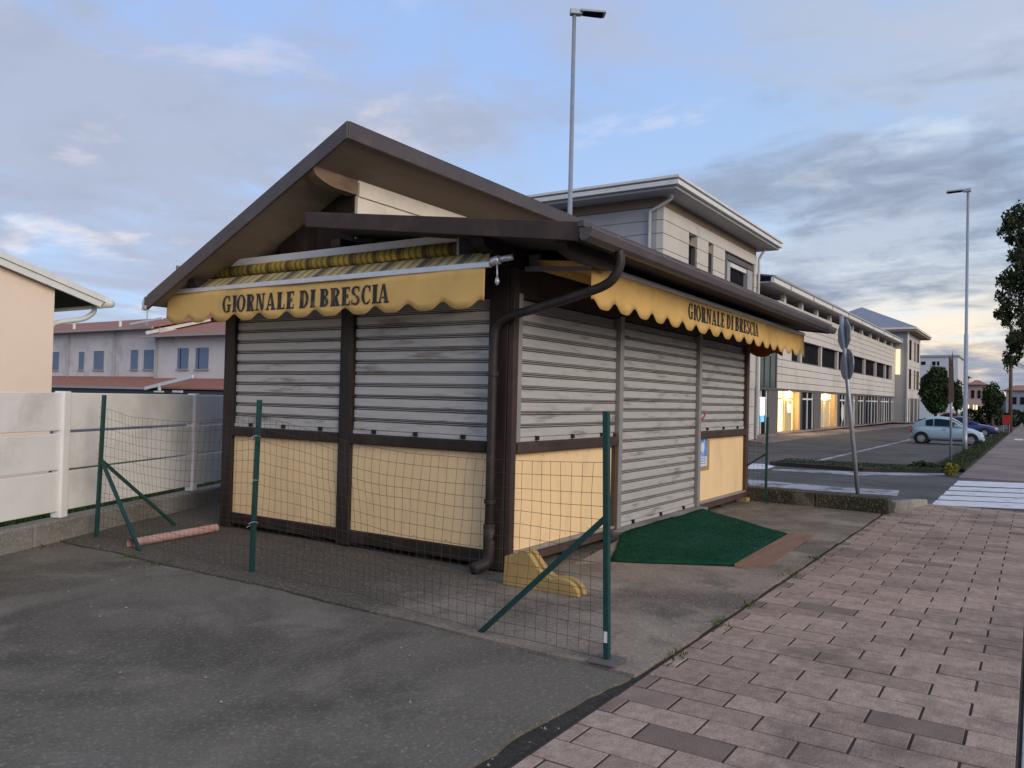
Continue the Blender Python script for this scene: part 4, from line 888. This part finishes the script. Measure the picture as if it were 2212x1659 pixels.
ob('lit_pane', 'lit_dim', 46.85, 47.3, WY+.20, WY+.25, 4.05, 5.15)
ob('sill', 'dark_cladding', 36.3, WX1-.1, WY+.05, WY+.4, 3.945, 3.961)
# glazed stair box near the tower
gb = ob('stair_glazing', 'teal_glass', 32.9, 36.15, WY+.05, WY+.20, 2.45, 4.6); ob('frame', 'dark_cladding', 32.85, 36.18, WY, WY+.22, 2.30, 2.44, parent=gb); ob('lit_ceiling', 'lit_dim', 33.2, 35.0, WY+.0, WY+.04, 4.05, 4.45, parent=gb)
for k in range(4): ob('mullion', 'dark_cladding', 32.9+k*1.06, 32.96+k*1.06, WY+.02, WY+.049, 2.45, 4.6, parent=gb)
ob('pier', 'board_grey', 30.5, 32.3, WY-.1, WY+.4, 2.4, 6.9); ob('pier', 'dark_cladding', 30.6, 32.3, WY-.05, WY+.5, -.02, 2.38)
MB().tube([(32.5,WY-.1,0.05),(32.5,WY-.1,6.8)], .07, 8).build('downpipe', M['white_paint'], OB, fix=sh)
ob('wall', 'board_pale', 32.9, 36.15, WY+.1, WY+.4, 4.62, 6.95)
# roof terrace strip, eaves and sloping roof
ob('terrace_wall', 'dark_cladding', 36.3, WX1-.1, WY+1.2, WY+1.4, 6.98, 7.55)
for k in range(11): ob('terrace_post', 'white_paint', 37.5+k*3.8, 37.9+k*3.8, WY+.05, WY+.25, 7.0, 7.46)
for k in range(5): ob('terrace_window', 'white_paint', 52+k*5.2, 53.6+k*5.2, WY+1.15, WY+1.195, 7.02, 7.36)
ob('eave', 'board_grey', 33.0, WX1-.05, WY-.55, WY+2, 7.47, 7.54); ob('fascia', 'white_paint', 32.9, WX1-.02, WY-.65, WY-.5, 7.46, 7.70); ob('gutter', 'board_grey', 32.9, WX1-.02, WY-.72, WY-.54, 7.702, 7.80)
for k in range(9): ob('fascia_joint', 'board_grey', 36+k*5.0, 36.12+k*5.0, WY-.68, WY-.655, 7.45, 7.72)
MB().prism([(32.9,WY-.6,7.81),(32.9,15,9.1),(32.9,15,9.0),(32.9,WY-.6,7.75)], (WX1-32.9,0,0)).build('roof', M['roof_slate'], OB, fix=sh)
MB().tube([(58,10,8.1),(58,10,9.9)], .03, 5).build('aerial', M['galvanised'], OB, fix=sh)
# ground floor: deep piers with shop fronts between
ob('soffit', 'column_grey', 32.4, WX1-.05, WY+.02, WY+1.6, 2.30, 2.395)
ob('plinth', 'far_paving', 30, WX1, WY-.3, WY+1.6, .042, .12)
def pier(a, b, m_='column_grey'): ob('pier', m_, a, b, WY+.03, WY+1.0, .12, 2.30)
for a, b in ((34.7,36.55),(41.3,41.75),(44.6,46.5),(51.5,52.2),(54.4,56.9),(58.0,59.0),(61.6,62.4),(68.3,69.4),(74.5,75.3)): pier(a, b, 'dark_cladding' if b-a < .9 else 'column_grey')
def shop(a, b, glass, door=True, frame='white_paint', yy=.14):
    w = ob('shop_front', glass, a, b, WY+yy, WY+yy+.06, .13, 2.29)
    for x in ((a, a+.09), ((a+b)/2-.05, (a+b)/2+.05), (b-.09, b)): ob('frame', frame, x[0], x[1], WY+yy-.06, WY+yy-.004, .13, 2.29, parent=w)
    ob('transom', frame, a+.1, b-.1, WY+yy-.055, WY+yy-.005, 1.86, 1.95, parent=w)
    return w
w = shop(32.6, 34.65, 'dark_glass'); ob('sign_screen', 'lit_screen', 33.45, 34.1, WY+.02, WY+.07, 1.05, 1.9, parent=w); ob('sign_screen', 'screen_blue', 33.5, 34.0, WY+.02, WY+.07, .72, 1.04, parent=w)
w = shop(36.6, 40.9, 'lit_interior', frame='warm_wall', yy=.36); ob('door_leaf', 'lit_dim', 38.75, 40.1, WY+.22, WY+.27, .14, 1.8, parent=w); ob('notice', 'lit_screen', 39.2, 39.7, WY+.17, WY+.21, 1.15, 1.6, parent=w)
ob('warm_reveal', 'warm_wall', 40.95, 41.28, WY+.04, WY+1.2, .13, 2.29)
shop(41.8, 44.55, 'dark_glass')
w = shop(46.55, 50.5, 'lit_dim', yy=.36); ob('lit_transom', 'lit_interior', 46.7, 50.4, WY+.24, WY+.29, 1.97, 2.27, parent=w); ob('warm_reveal', 'warm_wall', 50.55, 51.45, WY+.04, WY+1.2, .13, 2.29)
w = shop(52.25, 54.35, 'dark_glass'); mb = MB(); mb.prism([(53.2+.42*math.cos(R(a)), WY+.03, 1.05+.62*math.sin(R(a))) for a in range(0, 360, 15)], (0,.03,0)); mb.build('oval_sign', M['white_paint'], w, fix=sh)
for a, b in ((56.95,57.95),(59.05,61.55),(62.45,65.2),(65.3,68.2),(69.5,71.8),(71.9,74.4),(75.35,77.1)): shop(a, b, 'dark_glass')
# far tower
FX0, FX1 = 77.25, 87.5
ob('tower_core', 'board_grey', FX0, FX1-.02, 6.34, 16, -.05, 8.5)  # bare side stays grey, its shade carried by the colour
for k in range(9): 
    if k > 0: ob('cladding_board', 'board_pale', FX0+.02, FX1, 6.3, 6.338, 2.3+(k-1)*.78, 2.3+k*.78-.03)
ob('ground_floor', 'dark_cladding', FX0+.3, FX1-.3, 6.28, 6.337, -.0, 2.28)
for x in (79.0, 82.0, 85.0): ob('pier', 'board_pale', x, x+.5, 6.22, 6.279, 0, 2.28)
for (a, b) in ((78.2,80.2),(82.6,83.4),(84.6,86.2)):
    for v0 in (3.2, 6.0):
        ww = ob('window', 'dark_glass', a, b, 6.26, 6.299, v0, v0+1.9); ob('frame', 'band_brown', a, a+.25, 6.22, 6.259, v0, v0+1.9, parent=ww)
ob('stair_strip', 'lit_cream', 77.1, 77.24, 6.85, 7.25, 4.5, 6.9)
ob('eave', 'band_brown', FX0-.7, FX1+1.6, 5.5, 16.6, 8.52, 8.72); ob('fascia', 'white_paint', FX0-.8, FX1+1.7, 5.4, 16.7, 8.722, 8.90)
MB().add([(FX0-.8,5.4,8.902),(FX1+1.7,5.4,8.902),(FX1+1.7,16.7,8.902),(FX0-.8,16.7,8.902),(82.5,11.2,11.6)], [(0,1,4),(1,2,4),(2,3,4),(3,0,4)]).build('roof', M['roof_slate'], OB, fix=sh)
MB().tube([(FX0-.1,6.2,.05),(FX0-.1,6.2,8.5)], .08, 8).build('downpipe', M['white_paint'], OB, fix=sh)
# lamps in the two lit entrances
for (x, e) in ((39.2, 55), (48.8, 45)):
    ld = bpy.data.lights.new('entrance_light', 'POINT'); ld.energy = e*2.2; ld.color = (1.0, .66, .28); ld.shadow_soft_size = .15
    lo = bpy.data.objects.new('entrance_light', ld); COL.objects.link(lo); lo.location = (x, WY+.12, 2.18)

# ================================================================== LAMPS, POLES, SIGNS
def street_lamp(x, y, h, ang, label, ttop=(0,0)):
    t = thing('street_lamp', label, 'street lamp', 'tall grey street lamps')
    mb = MB(); hs = [0, .8, .801, h*.45, h*.451, h]; rr_ = [.085, .085, .075, .07, .055, .045]
    mb.tube([(x+ttop[0]*q/h, y+ttop[1]*q/h, q-.03) for q in hs], rr_, 12); mb.build('pole', M['galvanised'], t, smooth=True)
    c, s = math.cos(ang), math.sin(ang); X, Y = x+ttop[0], y+ttop[1]
    L = lambda a, b, z: (X+a*c-b*s, Y+a*s+b*c, z)
    mb = MB(); mb.add([L(-.10,-.08,h-.06),L(.16,-.08,h-.06),L(.16,.08,h-.06),L(-.10,.08,h-.06),L(-.10,-.07,h+.07),L(.16,-.07,h+.05),L(.16,.07,h+.05),L(-.10,.07,h+.07)],
        [(0,3,2,1),(4,5,6,7),(0,1,5,4),(1,2,6,5),(2,3,7,6),(3,0,4,7)]); mb.build('bracket', M['galvanised'], t, bevel=.01)
    hd = MB().add([L(.14,-.13,h-.01),L(.72,-.15,h-.03),L(.72,.15,h-.03),L(.14,.13,h-.01),L(.14,-.12,h+.05),L(.70,-.14,h+.02),L(.70,.14,h+.02),L(.14,.12,h+.05)],
        [(0,3,2,1),(4,5,6,7),(0,1,5,4),(1,2,6,5),(2,3,7,6),(3,0,4,7)]).build('lamp_head', M['galvanised'], t, bevel=.01)
    MB().add([L(.20,-.10,h-.030),L(.66,-.12,h-.046),L(.66,.12,h-.046),L(.20,.10,h-.030)], [(0,3,2,1)]).build('lens', M['dark_glass'], hd)
street_lamp(9.95, 5.03, 10.45, R(-52), 'tall grey street lamp rising behind the kiosk roof')
street_lamp(28.1, -1.72, 9.72, R(96), 'tall grey street lamp on the verge by the pale blue car')
sp_ = thing('road_sign_post', 'leaning grey post with two road signs seen from behind, at the low wall', 'road sign')
b0, b1 = Vector((7.42,-1.62,.20)), Vector((7.40,-1.34,2.98))
MB().tube([b0, b0.lerp(b1,.5), b1], .032, 10).build('post', M['galvanised'], sp_, smooth=True)
def disc(name, cen, r, n, nrm, m_, parent, th=.012, rot=0.0, ry=None):
    nrm = Vector(nrm).normalized(); u = nrm.cross(Vector((0,0,1))).normalized(); w = u.cross(nrm); cen = Vector(cen)
    return MB().prism([cen + u*r*math.cos(2*math.pi*k/n+rot) + w*(ry or r)*math.sin(2*math.pi*k/n+rot) for k in range(n)], nrm*th).build(name, m_, parent, bevel=.003)
nrm_b = (0.55,-.83,0)
for cz, n, r, col in ((2.69,8,.25,'galvanised'),(2.21,24,.25,'galvanised')):
    t_ = (cz-.2)/2.78; c_ = b0.lerp(b1, t_) + Vector((.02+.045,-.03+.03,0))
    dsk = disc('sign_plate', c_, r, n, nrm_b, M[col], sp_, rot=R(22.5) if n == 8 else 0)
    disc('sign_face', c_+Vector(nrm_b).normalized()*.014, r*.99, n, nrm_b, M['sign_red'], dsk, .002, rot=R(22.5) if n == 8 else 0)
    for dz in (-.13, .13): MB().bar(c_+Vector((-.06,-.05,dz)), c_+Vector((.02,.0,dz)), .03, .03).build('clamp', M['aluminium'], dsk)
p3 = thing('sign_pole', 'thin grey pole with narrow sign plates seen edge on, before the car', 'road sign')
MB().tube([(20.37,-1.87,-.03),(20.37,-1.86,3.1)], .035, 8).build('pole', M['galvanised'], p3, smooth=True)
MB().prism([(20.33,-1.80,1.75),(20.33,-1.94,1.75),(20.33,-1.92,2.6),(20.33,-1.89,3.25),(20.33,-1.86,2.95),(20.33,-1.79,3.12)], (-.03,.0,0)).build('sign_plate', M['pole_wood'], p3)
up_ = thing('utility_pole', 'thin brown wooden utility pole by the tree at the right edge', 'pole')
MB().tube([(60,-2.42,-.03),(60,-2.40,7.5)], [.13,.10], 9).build('shaft', M['pole_wood'], up_, smooth=True)
MB().tube([(60,-2.40,7.5),(60,-2.40,7.62)], .13, 9).build('cap', M['galvanised'], up_)
rsn = thing('red_sign', 'small red sign panel on two legs on the verge', 'sign')
box('panel', M['sign_red'], rsn, 57.8, 57.85, -2.46, -2.0, .60, 1.22, bevel=.02)
for y in (-2.42, -2.08): box('leg', M['galvanised'], rsn, 57.8, 57.85, y-.025, y+.025, -.03, .60)

# ================================================================== CARS
def loft(st, n=20, p=3.2):
    """st: (x, zlow, zhigh, halfwidth) stations"""
    mb = MB(); vs = []
    for (x, zl, zh, hw) in st:
        for k in range(n):
            t = 2*math.pi*(k+.5)/n; c, s = math.cos(t), math.sin(t)
            vs.append((x, hw*math.copysign(abs(c)**(2/p), c), (zl+zh)/2 + (zh-zl)/2*math.copysign(abs(s)**(2/p), s)))
    f = [(i*n+k, (i+1)*n+k, (i+1)*n+(k+1) % n, i*n+(k+1) % n) for i in range(len(st)-1) for k in range(n)]
    f += [tuple(range(n)), tuple(reversed(range((len(st)-1)*n, len(st)*n)))]
    return mb.add(vs, f)
def car(name, label, loc, ang, sc, paint, hatch=True):
    t = thing(name, label, 'car', 'cars parked by the verge'); t.location = loc; t.rotation_euler = (0,0,ang); t.scale = (sc,)*3
    Lh = 1.70 if hatch else 2.15; W = .80; wb = 1.15 if hatch else 1.30
    body = [(-Lh,.38,.66,.50),(-Lh+.05,.28,.80,.66),(-Lh+.18,.20,.92,.745),(-Lh+.55,.18,.96,.80),(-.5,.18,.95,.81),(.3,.18,.93,.81),(.85,.18,.92,.80),(1.2 if hatch else 1.4,.19,.86,.78),(Lh-.20,.22,.72,.72),(Lh-.06,.28,.60,.62),(Lh,.34,.52,.48)]
    loft(body, 24, 4.0).build('body', M[paint], t, smooth=True)
    xb0, xr0, xr1, xf1 = (-Lh+.10, -Lh+.80, .12, .92) if hatch else (-Lh+.62, -Lh+1.25, .05, .95)
    H_ = 1.49 if hatch else 1.45
    cab = [(xb0,.70,.93,.66),(xb0+.12,.70,1.16,.66),(xr0-.06,.70,1.40,.64),(xr0+.25,.70,H_-.02,.63),((xr0+xr1)/2,.70,H_,.63),(xr1,.70,H_-.04,.62),(xr1+.35,.70,1.27,.65),(xf1-.12,.70,1.01,.70),(xf1,.70,.93,.72)]
    loft(cab, 24, 4.0).build('roof', M[paint], t, smooth=True)
    def hw(x): 
        for (a, _, _, w0), (b, _, _, w1) in zip(cab, cab[1:]):
            if a <= x <= b: return w0 + (w1-w0)*(x-a)/(b-a)
        return .64
    def top(x):
        for (a, _, z0, _), (b, _, z1, _) in zip(cab, cab[1:]):
            if a <= x <= b: return z0 + (z1-z0)*(x-a)/(b-a)
        return .9
    for sgn in (1, -1):
        for (wa, wb_) in ((xr0-.05, (xr0+xr1)/2-.22), ((xr0+xr1)/2-.16, xr1+.42)):
            mb = MB(); mb.grid(lambda u, v: (wa+(wb_-wa)*u, sgn*(hw(wa+(wb_-wa)*u)+.012), .97+(max(.99, top(wa+(wb_-wa)*u)-.13)-.97)*v), 8, 3); mb.build('side_window', M['car_glass'], t, thick=.006)
        MB().box(xr1+.25, xr1+.42, sgn*.74, sgn*.90, .96, 1.08).build('mirror', M[paint], t, bevel=.03)
        d = MB().box(-.15, .02, sgn*.805, sgn*.825, .80, .83).build('door_handle', M['rim'], t)
        MB().box(Lh-.22, Lh-.08, sgn*.50, sgn*.70, .54, .68).build('headlight', M['lamp_lens'], t, bevel=.04)
        MB().box(-Lh+.02, -Lh+.10, sgn*.54, sgn*.70, .58, .80).build('tail_light', M['tail_red'], t, bevel=.03)
    mb = MB(); mb.grid(lambda u, v: (xr1+.06+(xf1-.05-xr1-.06)*v, (-.56+1.12*u), top(xr1+.06+(xf1-.05-xr1-.06)*v)+.008), 6, 6); mb.build('windscreen', M['car_glass'], t, thick=.004)
    mb = MB(); mb.grid(lambda u, v: (xb0+.10+(xr0-.1-xb0-.10)*v, (-.50+1.0*u), top(xb0+.10+(xr0-.1-xb0-.1)*v)+.008), 6, 4); mb.build('rear_window', M['car_glass'], t, thick=.004)
    MB().box(Lh-.08, Lh+.03, -.62, .62, .24, .36).build('bumper', M['rubber' if not hatch else paint], t, bevel=.04); MB().box(-Lh-.03, -Lh+.12, -.64, .64, .28, .46).build('bumper', M[paint], t, bevel=.05)
    for wx_ in (-wb, wb):
        for sgn in (1, -1):
            MB().tube([(wx_,sgn*.60,.31),(wx_,sgn*.822,.31)], .355, 22).build('wheel_arch', M['rubber'], t)
            wh = MB().tube([(wx_,sgn*.66,.29),(wx_,sgn*.68,.29),(wx_,sgn*.82,.29),(wx_,sgn*.835,.29)], [.26,.30,.30,.27], 24).build('wheel', M['rubber'], t, smooth=False)
            MB().tube([(wx_,sgn*.80,.29),(wx_,sgn*.842,.29)], .19, 20).build('rim', M['rim'], wh)
            for k in range(5):
                a = 2*math.pi*k/5; MB().bar((wx_,sgn*.846,.29), (wx_+.17*math.cos(a),sgn*.846,.29+.17*math.sin(a)), .04, .012).build('spoke', M['lamp_lens'], wh)
    return t
car('parked_car', 'pale blue small hatchback parked beside the verge lamp', (34.9,-.58,-.03), R(-90), .84, 'car_blue')
car('parked_car', 'dark navy car half hidden behind the pale blue hatchback', (49.4,-.35,-.03), R(-90), .80, 'car_navy', hatch=False)
car('parked_car', 'distant red car parked near the far hedge', (88,3.1,-.03), R(-120), .85, 'car_red')

# ================================================================== TREES, HEDGE, FAR BUILDINGS
tree('round_tree', 'round clipped dark green tree behind the pale blue car', 62, 2.4, 1.3, [(62,2.4,3.1,1.2,1.05,1.65),(61.8,2.85,2.75,.95,.8,1.25),(62,1.95,2.75,.95,.8,1.25),(62.1,2.4,4.0,.85,.75,.85),(61.9,2.4,1.75,1.0,.85,.7),(62,2.0,4.3,.4,.35,.5)], 8500, .20, 'leaf_mid', 21)
tree('round_tree', 'narrow dark green tree close behind the clipped round tree', 80, 2.3, 1.2, [(80,2.35,3.0,.7,.55,1.5),(80,2.3,2.3,.8,.6,.9)], 1800, .22, 'leaf_mid', 22)
tree('round_tree', 'broad dark green tree with upright top shoots beyond the hedge', 85, -.35, 1.2, [(85,-.35,2.6,1.4,1.15,1.2),(85,.1,3.3,.6,.5,.9),(85,-.6,3.4,.5,.45,1.1),(85,-.3,3.6,.35,.3,1.0),(85,-1.0,2.8,.6,.5,.8),(85,-.3,1.7,1.2,1.0,.8)], 4600, .20, 'leaf_mid', 23)
BT = [(22.2,-4.2,5.6,1.2,1.05,1.8),(22.3,-5.3,6,1.4,1.2,1.9),(22.1,-3.55,6.8,.6,.42,.75),(22,-3.5,5.5,.6,.42,.7),(22,-3.4,4.5,.6,.45,.6),(22.1,-3.7,3.6,.6,.42,.55)]
rb = random.Random(62)
for k in range(64):                                   # hanging twig clumps round the edge of the crown
    z = rb.uniform(3.0, 7.7); y = -2.98 - .55*rb.random() + .16*math.sin(z*2.9) - .12*max(0, abs(z-5.0)-.6); x = 22 + rb.uniform(-.7,.7)
    BT.append((x, y, z, .17*rb.uniform(.7,1.3), .16*rb.uniform(.7,1.3), .28*rb.uniform(.6,1.4)))
tree('drooping_tree', 'tall dark tree with ragged drooping branches at the right edge', 22.2, -4.9, 2.4, BT, 14000, .11, 'leaf_dark', 31, tr=.2, droop=.45, shell=.1)
hd = thing('hedge', 'dark clipped hedge closing the far end of the parking lot', 'hedge')
for k in range(5):
    mb = MB(); leaf_cloud(mb, [(86+.3*(k % 2), 1.6-1.25*k, .85, 1.0, .85, .95)], 900, .20, 40+k, shell=.6); mb.build('foliage', M['leaf_hedge'], hd)
bs = thing('verge_bush', 'yellow green low bush at the corner of the planted island', 'bush')
mb = MB(); leaf_cloud(mb, [(15.6,-2.25,.14,.55,.16,.16),(16.8,-2.2,.10,.7,.16,.10)], 900, .07, 51, shell=.2); mb.build('foliage', M['leaf_yellow'], bs)
mb = MB(); leaf_cloud(mb, [(17.0,-1.5,.10,.5,.35,.12)], 500, .07, 52, shell=.2); mb.build('foliage', M['leaf_hedge'], bs)
mb = MB(); rg = random.Random(77)
for _ in range(5200):
    if rg.random() < .35: x = rg.uniform(15.4, 17.0); y = rg.uniform(-1.9, 1.8); z = .07; h = rg.uniform(.01,.04)
    else: x = 17.2 + 40*rg.random()**2; y = rg.uniform(-2.42,-1.75); z = .05; h = rg.uniform(.03,.09)
    a = rg.uniform(0, 6.28); w = Vector((math.cos(a), math.sin(a), 0))*.02; p = Vector((x, y, z)); mb.add([p-w, p+w, p+Vector((rg.uniform(-.05,.05), rg.uniform(-.05,.05), h))], [(0,1,2)])
tag(mb.build('ground_cover', M['leaf_hedge']), 'low dark ground cover on the island and along the verge', 'ground cover', kind='stuff')

def far_house(name, label, x, d, y0, y1, zh, m_, roof=None, wins=()):
    t = thing(name, label, 'building', 'far buildings beyond the hedge')
    box('wall', M[m_], t, x, x+d, y0, y1, -.05, zh)
    if roof == 'flat': box('roof', M['board_grey'], t, x-.2, x+d+.2, y0-.2, y1+.2, zh+.002, zh+.25)
    else: MB().add([(x-.5,y0-.5,zh+.002),(x+d+.5,y0-.5,zh+.002),(x+d+.5,y1+.5,zh+.002),(x-.5,y1+.5,zh+.002),(x+d/2,y0+1.2,zh+roof),(x+d/2,y1-1.2,zh+roof)], [(0,1,4),(1,2,5,4),(2,3,5),(3,0,4,5),(3,2,1,0)]).build('roof', M['terracotta'], t)
    for (ya, yb_, z0, z1) in wins: box('window', M['dark_glass'], t, x-.06, x+.01, ya, yb_, z0, z1)
    return t
far_house('far_building', 'white modern block with flat roof above the round tree', 130, 12, 5.9, 18, 9.4, 'white_far', 'flat', ((10.2,10.8,8.2,8.7),(8.85,9.3,8.1,8.7),(8.35,8.65,8.1,8.7),(10.2,10.8,5.5,6.3),(8.6,9.2,5.5,6.3)))
far_house('far_building', 'beige house with low tiled roof right of the white block', 142, 12, 5.9, 9.2, 7.0, 'beige_far', 1.3, ((6.5,7.3,4.5,5.8),(7.9,8.6,4.5,5.8)))
far_house('far_building', 'pinkish house with low roof behind the verge lamp', 110, 9, 1.6, 3.6, 4.7, 'pink_far', .7, ((1.9,2.25,3.0,4.0),(2.6,2.95,3.0,4.0),(1.9,2.25,1.0,2.0)))
far_house('far_building', 'pale blue grey house far behind the hedge at the right', 150, 10, -9.0, .3, 4.9, 'blue_far', 1.0, ((-1.2,-.5,2.6,3.8),(-2.4,-1.7,2.6,3.8)))
for (y, z, w_, h_) in ((2.6,1.9,.09,.42),(2.09,1.84,.10,.55),(1.80,1.84,.16,.5),(1.16,1.94,.08,.36),(4.14,1.87,.10,.40)):
    tag(box('lit_window', M['lit_interior'], None, 99.9, 100, y-w_/2, y+w_/2, z-h_/2, z+h_/2), 'small warm light glowing beyond the hedge', 'light', 'small warm lights beyond the hedge')
# wooded rise ahead; unseen rear of the ring added to block low sky
mb = MB(); n = 360
def ring(u, v):
    t = 2*math.pi*u; back = max(0.0, -math.cos(t - yaw))**.7            # rear drawn in closer and taller to cut low sky light
    r = 430 - 330*back; q = Vector((math.cos(t), math.sin(t), 0))
    h = (9 + 8*back) * (1 + .30*mnoise.noise(q*4) + .16*mnoise.noise(q*23) + .08*mnoise.noise(q*90))
    return (q.x*(r+v*40), q.y*(r+v*40), -1 + (h+1)*v**.5)
mb.grid(ring, n*2, 6)
mb.build('hill_and_sky_blocker', M['forest'], smooth=True)['kind'] = 'structure'
